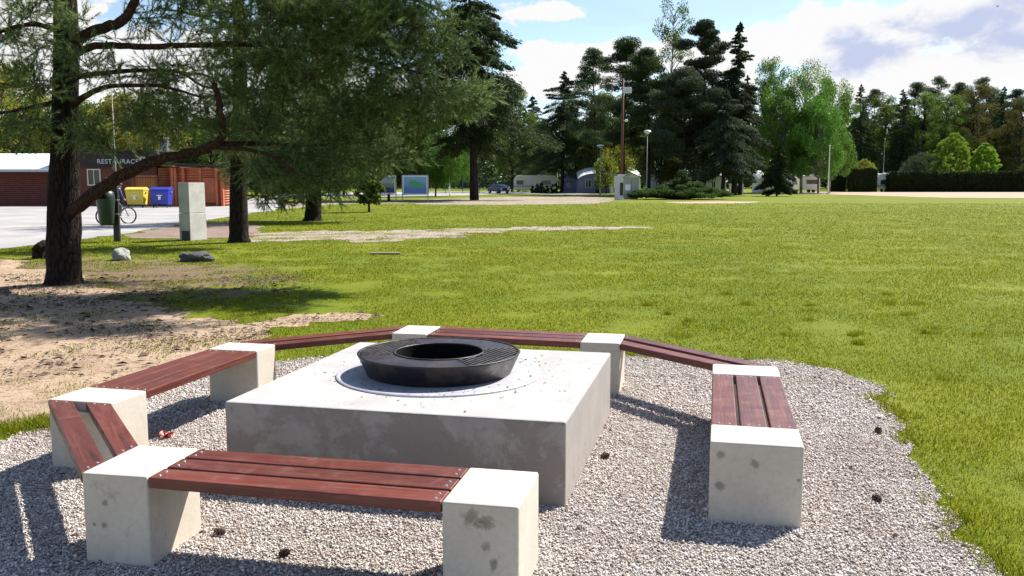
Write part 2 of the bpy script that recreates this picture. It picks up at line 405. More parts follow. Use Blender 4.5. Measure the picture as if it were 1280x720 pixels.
pad_pts = [(2.84,8.71),(2.0,8.92),(1,8.98),(0,9.1),(-1,9.1),(-2,8.95),(-2.8,8.3),(-3.25,7.3),(-3.45,6.5),(-3.6,5.6),(-4.6,4.6),(-4.6,1.5),(-2,-.5),(1.5,-.5),(2.05,2.4),(2.13,3.9),(2.47,5.17),(2.87,6.52),(3.2,7.78)]
pad = ragged(smoothpoly(pad_pts, 2), .05, .12, 2.2, 3.1)
sheet('gravel_bed', pad, .008, M['gravel'])
soil_px = [(-120,318),(0,322),(60,338),(110,348),(150,374),(215,392),(285,408),(320,402),(370,391),(425,388),(462,393),(466,399),(410,405),(345,414),(300,425),(330,450),(250,470),(120,500),(55,512),(0,528),(-250,560),(-420,420)]
soil = ragged(ragged(smoothpoly([G(*p) for p in soil_px], 2), .12, .5, 1.0, 8.3), .05, .07, 4.0, 3.3)
sheet('bare_soil', soil, .004, M['soil'])
path_px = [(296,301),(310,292),(420,289),(560,287),(640,284.5),(720,282.8),(800,283.4),(825,285.2),(790,286.8),(730,287.8),(640,288.5),(600,291),(565,297),(500,299.5),(440,301),(360,301),(310,303)]
path = ragged(smoothpoly([G(*p) for p in path_px], 1), .15, 1.1, .7, 5.2)
sheet('gravel_path', path, .004, M['path'])
road_px = [(-60,318),(0,313),(60,304),(130,296),(215,283),(300,268),(352,262),(352,252),(330,247),(200,246),(-200,246),(-700,262),(-600,318)]
road = ragged(smoothpoly([G(*p) for p in road_px], 1), .4, .3, .4, 1.2)
sheet('paved_yard', road, .004, M['road'])
dirt = ragged([G(*p) for p in [(150,298),(175,290),(230,281),(296,277),(330,283),(320,295),(240,299)]], .3, .4, .7, 2.2)
sheet('dirt_patch', dirt, .008, M['dirt'])
def strip(name, px, m, z=.004, st=.8, amp=.8, sc=.25, sd=4.):
    q = ragged([G(*p) for p in px], st, amp, sc, sd); sheet(name, q, z, m); return q
tr1 = strip('gravel_track', [(352,262),(352,253),(420,251),(500,250.5),(570,248),(640,246),(740,246),(775,248.5),(770,251),(740,255),(640,256),(545,256),(520,254),(420,255)], M['path'])
tr2 = strip('far_road', [(330,246.5),(330,243),(450,240.5),(560,239.5),(660,239.6),(770,243.3),(770,244.2),(650,242.5),(560,244.5),(450,246.5)], M['road'], amp=1.2)
tr3 = strip('grit_track', [(960,241.5),(1030,240),(1130,240),(1400,240),(1700,241),(1700,250),(1400,248.5),(1280,247.5),(1180,247),(1060,243.5)], M['tan'])
tr4 = strip('worn_track', [(830,252.6),(900,251.6),(955,252.0),(925,254.2),(850,254.4)], M['tan'], amp=.4)

# ---- gravel stones (uncountable)
def stones():
    n = 430000
    x = RNG.uniform(-4.0, 3.5, n); y = RNG.uniform(3.2, 9.2, n)
    # thin out with distance, skip what the slab hides
    keep = inside(pad, x, y) & (RNG.random(n) < np.clip(1.3-(y-3.2)/6, .35, 1)) & (np.abs(x) < .6*y+.3)
    cs, sn = math.cos(SLAB_R), math.sin(SLAB_R); lx = (x-SLAB_C[0])*cs+(y-SLAB_C[1])*sn; ly = -(x-SLAB_C[0])*sn+(y-SLAB_C[1])*cs
    keep &= ~((abs(lx) < SLAB_S/2) & (abs(ly) < SLAB_S/2))
    x, y = x[keep], y[keep]; pa = np.array(pad); ii = RNG.integers(0, len(pa), 3000); x = np.concatenate([x, pa[ii, 0]+RNG.normal(0, .05, 3000)]); y = np.concatenate([y, pa[ii, 1]+RNG.normal(0, .05, 3000)]); n = len(x)
    s = RNG.gamma(4, .0009, n)+.0014; s *= np.where(y > 6.5, 1.3, 1.05)
    o = np.array([(1,0,0),(0,1,0),(-1,0,0),(0,-1,0),(0,0,1),(0,0,-1)], float)
    V = o[None]*RNG.uniform(.6, 1.3, (n, 6, 3))*s[:, None, None]
    V += RNG.normal(0, .14, (n, 6, 3))*s[:, None, None]
    a = RNG.uniform(0, 2*PI, n); ca, sa = np.cos(a)[:, None], np.sin(a)[:, None]
    tl = RNG.uniform(-.7, .7, n)[:, None]; X, Y, Z = V[..., 0], V[..., 1], V[..., 2]*.75
    Y, Z = Y*np.cos(tl)-Z*np.sin(tl), Y*np.sin(tl)+Z*np.cos(tl)
    X, Y = X*ca-Y*sa, X*sa+Y*ca
    V = np.stack([X+x[:, None], Y+y[:, None], Z+(.008+s*.35)[:, None]+RNG.uniform(0, .004, n)[:, None]], -1)
    f = np.array([(0,1,4),(1,2,4),(2,3,4),(3,0,4),(1,0,5),(2,1,5),(3,2,5),(0,3,5)])
    F = (f[None]+np.arange(n)[:, None, None]*6).reshape(-1, 3)
    o = link('gravel', np_mesh('gravel', V.reshape(-1, 3), F), M['stone']); tag(o, 'pale mixed crushed gravel covering the ground around the fire pit', 'gravel', kind='stuff')
SLAB_C = (-.4711, 5.9132); SLAB_R = -.22767; SLAB_S = 2.030; SLAB_H = .4803
stones()

# ---- grass blades
def grass():
    parts = []
    n = 900000; y = 3.3*np.exp(RNG.random(n)*math.log(75/3.3)); x = RNG.uniform(-1, 1, n)*(y*.60+.5)
    k = RNG.random(n) < np.clip(1.25-y/75, 0, 1); x, y = x[k], y[k]
    k = ~inside(pad, x, y) & ~inside(road, x, y) & ~inside(dirt, x, y) & ~inside(tr1, x, y); x, y = x[k], y[k]
    ins = inside(soil, x, y)
    nz = np.array([fb(a, b, .9, 3.) for a, b in zip(x, y)]); n2 = np.array([fb(a, b, .22, 7.) for a, b in zip(x, y)])
    wd = np.hypot((x+9.5)*.17, (y-15.5)*.17)
    p = np.clip(1.0+nz*.8+n2*.5, .12, 1.2)*np.where(ins, np.clip(nz*3-.45, 0, .8)*.55+.03, 1)*np.clip(-.25+wd*1.0+nz*1.6, .06, 1)*np.where(inside(path, x, y), np.clip(nz*2.2-.15, .02, .7), 1)
    k = RNG.random(len(x)) < p; x, y, nz = x[k], y[k], nz[k]; m = len(x)
    parts.append((x, y, (.016+.00040*y)*RNG.uniform(.45, 1.35, m)*(1+nz*.4).clip(.6, 1.4), .00072*y**.94*RNG.uniform(.7, 1.4, m)))
    # longer fringe hanging over the gravel edge
    pa = np.array(pad); idx = RNG.integers(0, len(pa), 26000)
    x = pa[idx, 0]+RNG.normal(0, .05, 26000); y = pa[idx, 1]+RNG.normal(0, .05, 26000)
    nz = np.array([fb(a, b, 2.5, 9.) for a, b in zip(x, y)])
    k = (y > 3) & (RNG.random(26000) < np.clip(.45+nz*1.6, .02, 1)*np.where(x < -2.6, .25, 1)); x, y, nz = x[k], y[k], nz[k]
    parts.append((x, y, .05*RNG.uniform(.4, 1.5, len(x)), .0045*RNG.uniform(.7, 1.4, len(x))))
    # tufts beside the left-hand block and scattered ones
    def tuft(cx, cy, r, n, h):
        parts.append((cx+RNG.normal(0, r, n), cy+RNG.normal(0, r, n), h*RNG.uniform(.4, 1.4, n), .005*np.ones(n)))
    tuft(-3.35, 6.35, .10, 900, .07); tuft(-3.55, 6.3, .12, 700, .06); tuft(-3.2, 6.55, .08, 400, .06); tuft(-3.75, 6.2, .1, 500, .05)
    for _ in range(60):
        cx, cy = RNG.uniform(1.8, 8), RNG.uniform(3.6, 15)
        if inside(pad, np.array([cx]), np.array([cy]))[0]: continue
        tuft(cx, cy, RNG.uniform(.03, .10), int(RNG.uniform(60, 260)), RNG.uniform(.035, .06))
    x = np.concatenate([q[0] for q in parts]); y = np.concatenate([q[1] for q in parts]); h = np.concatenate([q[2] for q in parts]); w = np.concatenate([q[3] for q in parts])
    n = len(x); a = RNG.uniform(0, 2*PI, n); b = RNG.uniform(0, 2*PI, n); bend = h*RNG.uniform(.2, 1.1, n)
    dx, dy = np.cos(a)*w/2, np.sin(a)*w/2; ex, ey = np.cos(b)*bend, np.sin(b)*bend
    V = np.empty((n, 5, 3))
    V[:, 0] = np.stack([x-dx, y-dy, 0*x], 1); V[:, 1] = np.stack([x+dx, y+dy, 0*x], 1)
    V[:, 2] = np.stack([x+dx*.8+ex*.35, y+dy*.8+ey*.35, h*.6], 1); V[:, 3] = np.stack([x-dx*.8+ex*.35, y-dy*.8+ey*.35, h*.6], 1)
    V[:, 4] = np.stack([x+ex, y+ey, h], 1)
    f = np.array([(0,1,2),(0,2,3),(3,2,4)]); F = (f[None]+np.arange(n)[:, None, None]*5).reshape(-1, 3)
    o = link('grass', np_mesh('grass', V.reshape(-1, 3), F), M['grassblade'])
    tag(o, 'short sunlit yellow green grass of the lawn and its ragged edges', 'grass', kind='stuff')
grass()

def cards_flat(c, L):
    n = len(c); a = RNG.uniform(0, 2*PI, n); l = L*RNG.uniform(.4, 1.8, n); w = l*RNG.uniform(.2, .7, n); u = np.stack([np.cos(a)*l/2, np.sin(a)*l/2, 0*a], 1); v = np.stack([-np.sin(a)*w/2, np.cos(a)*w/2, w*.3], 1)
    return np.stack([c-u, c+v, c+u, c-v*np.array([1, 1, 0])], 1)
# ---- fallen needles, bits of bark and crumbs of earth
def litter():
    def place(n, x0, x1, y0, y1, L, test):
        x, y = RNG.uniform(x0, x1, n), RNG.uniform(y0, y1, n); k = test(x, y); x, y = x[k], y[k]; n = len(x); a = RNG.uniform(0, 2*PI, n); l = L*RNG.uniform(.4, 1.6, n); w = l*RNG.uniform(.12, .7, n)
        dx, dy = np.cos(a)*l/2, np.sin(a)*l/2; ex, ey = -np.sin(a)*w/2, np.cos(a)*w/2; z = .011+.012*RNG.random(n)
        return np.stack([np.stack([x-dx, y-dy, z-.006], 1), np.stack([x+ex, y+ey, z+w*.35], 1), np.stack([x+dx, y+dy, z-.004], 1), np.stack([x-ex, y-ey, z-.005], 1)], 1)
    fld = lambda x, y, t: np.array([fb(a, b, .8, 12.) for a, b in zip(x, y)]) > RNG.normal(t, .18, len(x))+np.clip((10.8-y)*.16, 0, .5)*(x < -3.2)
    V = np.concatenate([place(60000, -12, 0, 7, 17, .028, lambda x, y: (inside(soil, x, y) & fld(x, y, .05)) | ((np.hypot(x+7.5, y-14.5) < 4.6) & fld(x, y, .2))),
                        place(1500, -10, -1, 8, 17, .09, lambda x, y: inside(soil, x, y) | (np.hypot(x+7.5, y-14.5) < 4)),
                        place(4500, -3.5, 3.3, 3.2, 9, .014, lambda x, y: inside(pad, x, y) & fld(x, y, -.1)), place(260, -3.5, 3.3, 3.2, 9, .03, lambda x, y: inside(pad, x, y))])
    V[:, :, 2] += .006
    a = RNG.uniform(0, 2*PI, 240); r = .56+RNG.gamma(1.6, .09, 240); x = -.475+r*np.cos(a); y = 5.93+r*np.sin(a)
    lx = (x-SLAB_C[0])*math.cos(SLAB_R)+(y-SLAB_C[1])*math.sin(SLAB_R); ly = -(x-SLAB_C[0])*math.sin(SLAB_R)+(y-SLAB_C[1])*math.cos(SLAB_R); k = (abs(lx) < .98) & (abs(ly) < .98); x, y, r = x[k], y[k], r[k]
    c = np.stack([x, y, SLAB_H+.003+np.where(r < .69, .014, 0)], 1); V2 = cards_flat(c, .016); V = np.concatenate([V, V2])
    o = link('ground_litter', quad_mesh('ground_litter', V), M['cone']); tag(o, 'fallen brown needles, bark bits and crumbs of earth under the pines', 'litter', kind='stuff')

# ================================================================== FIRE PIT AND BENCH RING
sl = MB(); sl.box(-SLAB_S/2, SLAB_S/2, -SLAB_S/2, SLAB_S/2, -.05, SLAB_H)
o = sl.build('concrete_platform', M['slab'], bevel=.012, loc=(SLAB_C[0], SLAB_C[1], 0), rz=SLAB_R)
tag(o, 'large square weathered concrete platform carrying the black fire ring', 'platform')

fp = empty('fire_pit', (P(549.5, 462, 5.95).x, 5.93, SLAB_H), 0, 'round black iron fire ring with grates standing on the square concrete platform', 'fire pit')
pl = MB().lathe([(0,.014),(.675,.014),(.683,.010),(.683,.001),(0,.001)], 96).build('base_plate', M['plate'], fp, smooth=False)
ZB, ZT = .014, .155
MB().lathe([(.475,ZB),(.482,ZB+.002),(.540,ZT-.012),(.545,ZT-.004),(.540,ZT),(.528,ZT),(.524,ZT-.004),(.524,ZT-.012)], 96).build('outer_wall', M['iron'], fp, smooth=True)
MB().lathe([(.306,ZT-.03),(.306,ZT-.001),(.303,ZT+.002),(.292,ZT+.002),(.289,ZT-.001),(.289,ZT-.03)], 96).build('inner_rim', M['iron'], fp)
MB().lathe([(.288,ZT-.006),(.285,ZB+.02),(.27,ZB+.006),(0,ZB+.004)], 96).build('inner_bowl', M['ironpit'], fp)
MB().lathe([(.290,ZB+.02),(.474,ZB+.03)], 96).build('ash_floor', M['ironpit'], fp)
def sector(a0, a1, r0, r1, z0, z1, n=28):
    b = MB(); vs = []
    for i in range(n+1):
        a = math.radians(a0+(a1-a0)*i/n)
        for r, z in ((r0,z0),(r1,z0),(r1,z1),(r0,z1)): vs.append((r*math.cos(a), r*math.sin(a), z))
    fs = [(0,1,2,3), tuple(n*4+k for k in (3,2,1,0))]
    for i in range(n):
        for k in range(4): fs.append((i*4+k, i*4+(k+1)%4, (i+1)*4+(k+1)%4, (i+1)*4+k))
    return b.add(vs, fs)
for k in (0, 1):
    sector(198+180*k, 295+180*k, .306, .523, ZT-.014, ZT-.006).build('lid_plate', M['ironlid'], fp)
    a0, a1 = 115+180*k, 198+180*k
    gr = MB(); mid = math.radians((a0+a1)/2)
    # frame edges of the grate
    for a in (a0+.8, a1-.8):
        q = math.radians(a); gr.tube([(.31*math.cos(q), .31*math.sin(q), ZT-.008), (.52*math.cos(q), .52*math.sin(q), ZT-.008)], .006, 6)
    ca, sa = math.cos(math.radians(62)), math.sin(math.radians(62))
    for j in range(-16, 17):
        off = j*.034; run = []
        for t in np.linspace(-.53, .53, 213):
            x, y = t*ca-off*sa, t*sa+off*ca; r = math.hypot(x, y); an = math.degrees(math.atan2(y, x)) % 360
            ok = .308 < r < .521 and ((a0+1) % 360 < an < (a1-1) % 360 if (a0 % 360) < (a1 % 360) else (an > (a0+1) % 360 or an < (a1-1) % 360))
            if ok: run.append((x, y))
            if (not ok or t > .529) and len(run) > 2:
                p, q = run[0], run[-1]; gr.tube([(p[0], p[1], ZT-.008), (q[0], q[1], ZT-.008)], .0062, 6)
                run = []
            elif not ok: run = []
    gr.build('grate', M['iron'], fp)

BH = .436
BL = {'A':(-1.7735,4.1802,-.1856,.3315,.4472),'B':(-.0849,3.8099,-.2089,.3288,.4652),'C':(1.284,4.6075,-.2245,.4636,.3422),
      'H':(1.657,6.2566,-.2266,.458,.3451),'D':(.7803,7.5743,-.2153,.3305,.4746),'E':(-.8603,8.0082,-.2048,.3217,.4556),
      'F':(-2.188,7.1689,-.2208,.4266,.3109),'G':(-2.5935,5.5084,-.2351,.4461,.3418)}
BLAB = {'A':'pale concrete block at the near left between the two-slat seat and the front seat',
        'B':'concrete block with dark mould stains at the right end of the front seat',
        'C':'free-standing end concrete block of the right-hand seat, its wide blank face towards the camera',
        'H':'white-topped concrete block at the far end of the right-hand seat',
        'D':'concrete block just behind the far right corner of the square platform',
        'E':'small looking concrete block just behind the black fire ring',
        'F':'concrete block at the far end of the left-hand seat, by the platform corner',
        'G':'concrete block at the outer left, between the left-hand seat and the short two-slat seat'}
def corners(k):
    x, y, r, w, d = BL[k]; c, s = math.cos(r), math.sin(r)
    return [Vector((x+a*w/2*c-b*d/2*s, y+a*w/2*s+b*d/2*c)) for a, b in ((-1,-1),(1,-1),(1,1),(-1,1))]
for k, (x, y, r, w, d) in BL.items():
    b = MB(); b.box(-w/2, w/2, -d/2, d/2, -.05, BH)
    o = b.build('concrete_block', M.get('block'+k, M['block']), bevel=.011, loc=(x, y, 0), rz=r)
    tag(o, BLAB[k], 'concrete block', 'concrete blocks holding the bench seats')

def seat(edge0, edge1, slats, label, z=BH-.003, th=.052):
    """edge0/edge1: the two block edges (outer point, inner point) the slats run between"""
    a0, a1 = edge0; b0, b1 = edge1
    mid = (a0+a1+b0+b1)/4; dirv = ((b0+b1)/2-(a0+a1)/2); ang = math.atan2(dirv.y, dirv.x)
    root = empty('bench_seat', (mid.x, mid.y, 0), ang, label, 'bench seat', 'wooden bench seats around the fire pit')
    c, s = math.cos(-ang), math.sin(-ang)
    def L(p): q = p-mid; return Vector((q.x*c-q.y*s, q.x*s+q.y*c))
    a0, a1, b0, b1 = L(a0), L(a1), L(b0), L(b1); g_ = .004
    for t0, t1 in slats:
        pts = [a0.lerp(a1, t0), b0.lerp(b1, t0), b0.lerp(b1, t1), a0.lerp(a1, t1)]
        pts[0].x += g_; pts[3].x += g_; pts[1].x -= g_; pts[2].x -= g_
        mb = MB().prism([(p.x, p.y) for p in pts], z-th, z)
        sl_ = mb.build('slat', M['wood'], root, bevel=.006)
        for (pa, pb, inward) in ((pts[0], pts[3], 1), (pts[1], pts[2], -1)):
            for f in (.3, .7):
                q = pa.lerp(pb, f); q = Vector((q.x+inward*.035, q.y))
                MB().lathe([(0, z+.0025), (.006, z+.002), (.008, z-.001)], 10, (q.x, q.y)).build('screw', M['screw'], sl_)
    for e0, e1, inward in ((a0, a1, 1), (b0, b1, -1)):
        m0, m1 = e0.lerp(e1, .06), e0.lerp(e1, .94)
        poly = [(m0.x+inward*.005, m0.y), (m1.x+inward*.005, m1.y), (m1.x+inward*.06, m1.y), (m0.x+inward*.06, m0.y)]
        MB().prism(poly, z-th-.008, z-th-.001).build('bracket', M['steel'], root)
    return root
C = {k: corners(k) for k in BL}
T3 = [(.005,.305),(.345,.65),(.69,.995)]; T2 = [(.0,.40),(.60,1.0)]
seat((C['A'][1], C['A'][2]), (C['B'][0], C['B'][3]), T3, 'three-slat wooden seat in front of the platform, closest to the camera')
seat((C['C'][3], C['C'][2]), (C['H'][0], C['H'][1]), T3, 'right-hand three-slat wooden seat seen end on, pinkish from sky gloss')
seat((C['D'][0], C['D'][3]), (C['E'][1], C['E'][2]), T3, 'three-slat wooden seat at the back, directly behind the fire ring')
seat((C['F'][0], C['F'][1]), (C['G'][3], C['G'][2]), T3, 'left-hand three-slat wooden seat beside the bare sandy soil')
seat((C['G'][0], C['G'][1]), (C['A'][0], C['A'][3]), T2, 'short two-slat wooden corner seat with a wide gap at the near left')
seat((C['H'][2], C['H'][3]), (C['D'][2], C['D'][1]), T2, 'two-slat wooden corner seat at the back right over the gravel edge')
seat((C['E'][3], C['E'][0]), (C['F'][3], C['F'][2]), T2, 'two-slat wooden corner seat at the back left with grass beneath it')

# ================================================================== FOLIAGE TOOLS
def rvec(n): v = RNG.normal(size=(n, 3)); return v/np.linalg.norm(v, axis=1, keepdims=True)
def norm(v): return v/np.maximum(np.linalg.norm(v, axis=-1, keepdims=True), 1e-9)
def needle_tufts(c, d, k, L, w, spread=.75):
    """k thin needles fanning out of each tuft centre along d"""
    n = len(c); c = np.repeat(c, k, 0); d = np.repeat(d, k, 0); m = n*k
    dr = norm(d+rvec(m)*spread); sd = norm(np.cross(dr, rvec(m)))
    ln = L*RNG.uniform(.6, 1.25, (m, 1)); b = c+d*RNG.uniform(-.5, .5, (m, 1))*L*.7
    V = np.empty((m, 3, 3)); V[:, 0] = b-sd*w/2; V[:, 1] = b+sd*w/2; V[:, 2] = b+dr*ln
    return V
def tri_mesh(name, V):
    V = V.reshape(-1, 3); F = np.arange(len(V)).reshape(-1, 3); return np_mesh(name, V, F)
def cards(c, L, W, dirs=None, jit=1.0):
    n = len(c); d = rvec(n) if dirs is None else norm(dirs+rvec(n)*jit); s = norm(np.cross(d, rvec(n)))
    L = L*RNG.uniform(.6, 1.3, (n, 1)); W = W*RNG.uniform(.6, 1.3, (n, 1))
    V = np.empty((n, 4, 3)); V[:, 0] = c-d*L/2; V[:, 1] = c+s*W/2; V[:, 2] = c+d*L/2; V[:, 3] = c-s*W/2
    return V
def quad_mesh(name, V): return np_mesh(name, V.reshape(-1, 3), np.arange(V.shape[0]*4).reshape(-1, 4))

def spline(pts, n=6):
    pts = [Vector(p) for p in pts]; out = []
    for i in range(len(pts)-1):
        p0 = pts[max(i-1, 0)]; p1 = pts[i]; p2 = pts[i+1]; p3 = pts[min(i+2, len(pts)-1)]
        for k in range(n):
            t = k/n
            out.append(.5*((2*p1)+(-p0+p2)*t+(2*p0-5*p1+4*p2-p3)*t*t+(-p0+3*p1-3*p2+p3)*t**3))
    out.append(pts[-1]); return out
def limb_tube(mb, pts, r0, r1, n=8, wob=.08, sub=5):
    s = spline(pts, sub); k = len(s)-1
    mb.tube([p+Vector((random.uniform(-1,1), random.uniform(-1,1), random.uniform(-1,1)))*r0*.15 for p in s], [r0+(r1-r0)*i/k for i in range(k+1)], n, wob=wob)
    return s

def bough_tree(name, base, trunk_pts, trunk_r, limbs, blobs, label, cat='tree', group=None, L=.11, w=.006, k=13, tufts=9, mat='needle', droop=.15, spreadt=.16, limbmat='bark_red', flare=1.45):
    """trunk_pts world points; limbs: list of (pts, r0, r1); blobs: (centre, (rx,ry,rz), count)"""
    root = empty(name, (base[0], base[1], 0), 0, label, cat, group); off = Vector((base[0], base[1], 0))
    tb = MB(); s = spline([Vector(p)-off for p in trunk_pts], 6); K = len(s)-1
    rr = [np.interp(i/K, np.linspace(0, 1, len(trunk_r)), trunk_r) for i in range(K+1)]
    s = [s[0]+Vector((0,0,-.15)), s[0]+(s[1]-s[0])*.08, s[0]+(s[1]-s[0])*.25]+s[1:]; rr = [rr[0]*flare, rr[0]*(1+(flare-1)*.55), rr[0]*1.12]+rr[1:]
    tb.tube(s, rr, 18, wob=.05); tb.build('trunk', M['bark'], root, smooth=True)
    pool = [np.array(p) for p in s if p.z > 1.2]
    lb = MB()
    for pts, r0, r1 in limbs:
        sp = limb_tube(lb, [Vector(p)-off for p in pts], r0, r1, 9)
        lb_o = None
        for i in range(len(sp)-1):
            for t in (0, .33, .66): pool.append(np.array(sp[i].lerp(sp[i+1], t)))
    tips = []
    for c, r, n in blobs:
        nc = max(1, n//9); sub = rvec(nc)*(RNG.random((nc, 1))**(1/2.2))*np.array(r); n = max(4, int(n*.86))
        q = sub[RNG.integers(0, nc, n)]+rvec(n)*RNG.random((n, 1))**.5*np.array([1.15, 1.15, .5])*spreadt*2.1+np.array(c)-np.array(off); tips.append(q)
    tips = np.concatenate(tips); pool = np.array(pool)
    d0 = np.array([np.min(((pool-t)**2).sum(1)) for t in tips]); order = np.argsort(d0)
    cap = np.empty((len(pool)+len(tips)*5, 3)); cap[:len(pool)] = pool; m = len(pool)
    cen = []; dr = []; tw = MB()
    for i in order:
        t = tips[i]; j = np.argmin(((cap[:m]-t)**2).sum(1)); p = cap[j]; dist = np.linalg.norm(t-p)
        mid = (p+t)/2+np.array([0, 0, droop*dist])+RNG.normal(0, .06*dist, 3)
        us = np.linspace(0, 1, 5)[:, None]; crv = (1-us)**2*p+2*us*(1-us)*mid+us**2*t
        r = .005+.010*min(dist, 1.8)
        tw.tube([Vector(q) for q in crv], [r, r*.85, r*.7, r*.5, .003], 4, cap=False)
        cap[m:m+4] = crv[1:]; m += 4
        ns = max(2, int(tufts*.55*min(1.25, .6+dist*.6))); u = RNG.uniform(.45, 1.0, ns)[:, None]; u[0] = 1
        p0 = (1-u)**2*p+2*u*(1-u)*mid+u**2*t; sd_ = norm(norm(np.tile(t-mid, (ns, 1)))*.8+rvec(ns)*.75+np.array([0, 0, .22]))
        sl_ = spreadt*1.7*RNG.uniform(.6, 1.3, (ns, 1)); q = np.linspace(.1, 1, 6)
        pc = (p0[:, None]+sd_[:, None]*(sl_[:, None]*q[None, :, None])).reshape(-1, 3); dd = np.repeat(sd_, 6, 0)
        for a_, b_ in zip(p0, sd_*sl_): tw.tube([Vector(a_), Vector(a_+b_*.9)], [.004*spreadt/.16, .002], 3, cap=False)
        cen.append(pc); dr.append(dd)
    lb.build('limb', M[limbmat], root, smooth=True) if limbs else None
    tw.build('twigs', M[limbmat], root)
    V = needle_tufts(np.concatenate(cen), np.concatenate(dr), k, L, w, .62)
    link('crown', tri_mesh('crown', V), M[mat], root)
    return root

def B(px, py, Y, rx, ry, rY, n):         # blob given by how large it stands at Y metres
    s = Y/FPX; c = P(px, py, Y); return (c, (rx*s, rY, ry*s), n)

litter()
# ---- the big pine at the left
tX, tY = G(80, 355)
def Q(px, py, Y=tY): return P(px, py, Y)
limbs1 = [
 ([Q(84,268), Q(112,246,15.1), Q(150,222,15.0), Q(190,203,14.9), Q(232,193,14.8), Q(262,184,14.7), Q(277,170,14.6), Q(276,140,14.6), Q(268,105,14.7)], .115, .045),
 ([Q(262,184,14.7), Q(310,187,14.5), Q(345,197,14.3), Q(375,220,14.1)], .04, .015),
 ([Q(270,180,14.7), Q(330,180,15.3), Q(400,182,15.8), Q(480,175,16.2)], .05, .012),
 ([Q(84,66), Q(105,45,15.2), Q(135,33,15.1), Q(152,27,15), Q(165,8,15), Q(176,-30,15)], .10, .06),
 ([Q(88,72), Q(110,60,15.2), Q(140,57,15.1), Q(200,58,15), Q(300,55,15.1), Q(390,62,15.2), Q(480,80,15.4), Q(560,100,15.5)], .07, .02),
 ([Q(88,98), Q(125,92,15.4), Q(180,88,15.6), Q(225,90,15.8), Q(262,110,16), Q(330,112,16.2)], .05, .012),
 ([Q(88,135), Q(110,118,15), Q(140,108,14.8), Q(200,108,14.6), Q(255,122,14.5)], .06, .015),
 ([Q(72,128), Q(50,132,15), Q(20,138,14.8), Q(-30,146,14.6)], .05, .015),
 ([Q(75,40), Q(40,30,15), Q(0,40,14.8), Q(-40,60,14.6)], .05, .015),
 ([Q(82,-40), Q(180,-90,15.2), Q(300,-80,15.5), Q(420,-30,15.8), Q(520,0,16), Q(580,30,16.2)], .09, .02),
 ([Q(82,-190), Q(250,-230,16), Q(420,-190,17.4), Q(560,-160,18)], .07, .02), ([Q(82,-120), Q(200,-200,15.2), Q(330,-220,14.8), Q(470,-180,14.8)], .07, .02),
 ([Q(78,-20), Q(20,-60,15), Q(-80,-80,14.6)], .06, .02),
 ([Q(80,-200), Q(-40,-260,15), Q(-160,-260,15)], .06, .02),
 ([Q(82,-80,15.3), Q(90,-120,13.5), Q(110,-100,12)], .06, .02), ([Q(82,-80,15.3), Q(110,-110,17), Q(140,-90,19)], .06, .02)]
blobs1 = [B(330,205,15,60,22,.6,60), B(430,212,15.3,55,20,.6,80), B(390,235,15,35,14,.5,25), B(440,40,15.4,120,60,1.3,620), B(535,100,15.6,74,50,1.0,330), B(350,60,15.2,90,75,1.2,480), B(400,5,15.4,190,30,1.2,300), *[((x, y, z), (r, r*.8, .5), 130) for x, y, z, r in ((-1.7,17.9,7.5,.9),(-.4,16.4,7.3,.8),(-3.4,18.2,7.6,1.0),(-1.6,20.2,7.9,1.0),(.2,18.6,7.4,.9),(-3.9,16.5,7.4,1.1),(-2.7,15.6,6.9,.9),(.9,16.6,6.4,.9),(-5.2,18.4,7.8,1.0),(-.6,15.8,8.2,1.0),(-1.9,15.6,8.3,.9),(.5,15.2,7.4,.8),(-.2,14.6,6.6,.7),(-3.2,15.4,8.4,1.0))], B(455,135,15.7,90,45,.9,240),  # blobs given by coordinates: unseen high boughs added to cast shade on the soil
          B(520,40,15.8,68,50,.9,200), B(390,165,15.5,85,32,.8,170), B(300,130,15.2,60,60,.8,120), B(470,190,15.8,50,24,.6,70), B(340,215,14.6,55,22,.5,45),
          B(565,125,15.6,42,26,.5,70), B(230,25,15.3,80,45,1.0,90), B(200,90,15.4,90,40,.9,60), B(170,130,15,70,22,.7,45),
          B(20,35,14.9,65,55,.8,170), B(25,110,14.9,40,35,.6,60), B(30,160,14.7,48,22,.5,60), B(140,60,14.9,80,60,.9,90), B(110,170,14.8,50,26,.5,40), B(180,150,14.8,70,30,.6,60), B(560,-70,15.8,90,40,1.4,110),
          B(420,-60,15.8,170,55,1.6,230), B(250,-110,15.3,150,60,1.6,150), B(330,-200,14.9,160,50,1.4,130),
          B(40,-120,15.2,150,90,2.0,170), B(80,-300,15.2,150,110,1.9,220), B(80,-460,15.2,100,90,1.4,120), B(100,-100,12.8,90,40,1.0,60), B(130,-100,18,90,40,1.0,60)]
bough_tree('pine_tree', (tX, tY), [(tX, tY, 0), Q(80,270), Q(82,130), Q(82,0), Q(80,-250), Q(84,-480)], [.29,.27,.21,.185,.13,.04], limbs1, blobs1,
           'large dark pine at the far left, nearest of the trees, boughs reaching over the lawn', L=.095, w=.0080, k=7, tufts=9, flare=1.35)
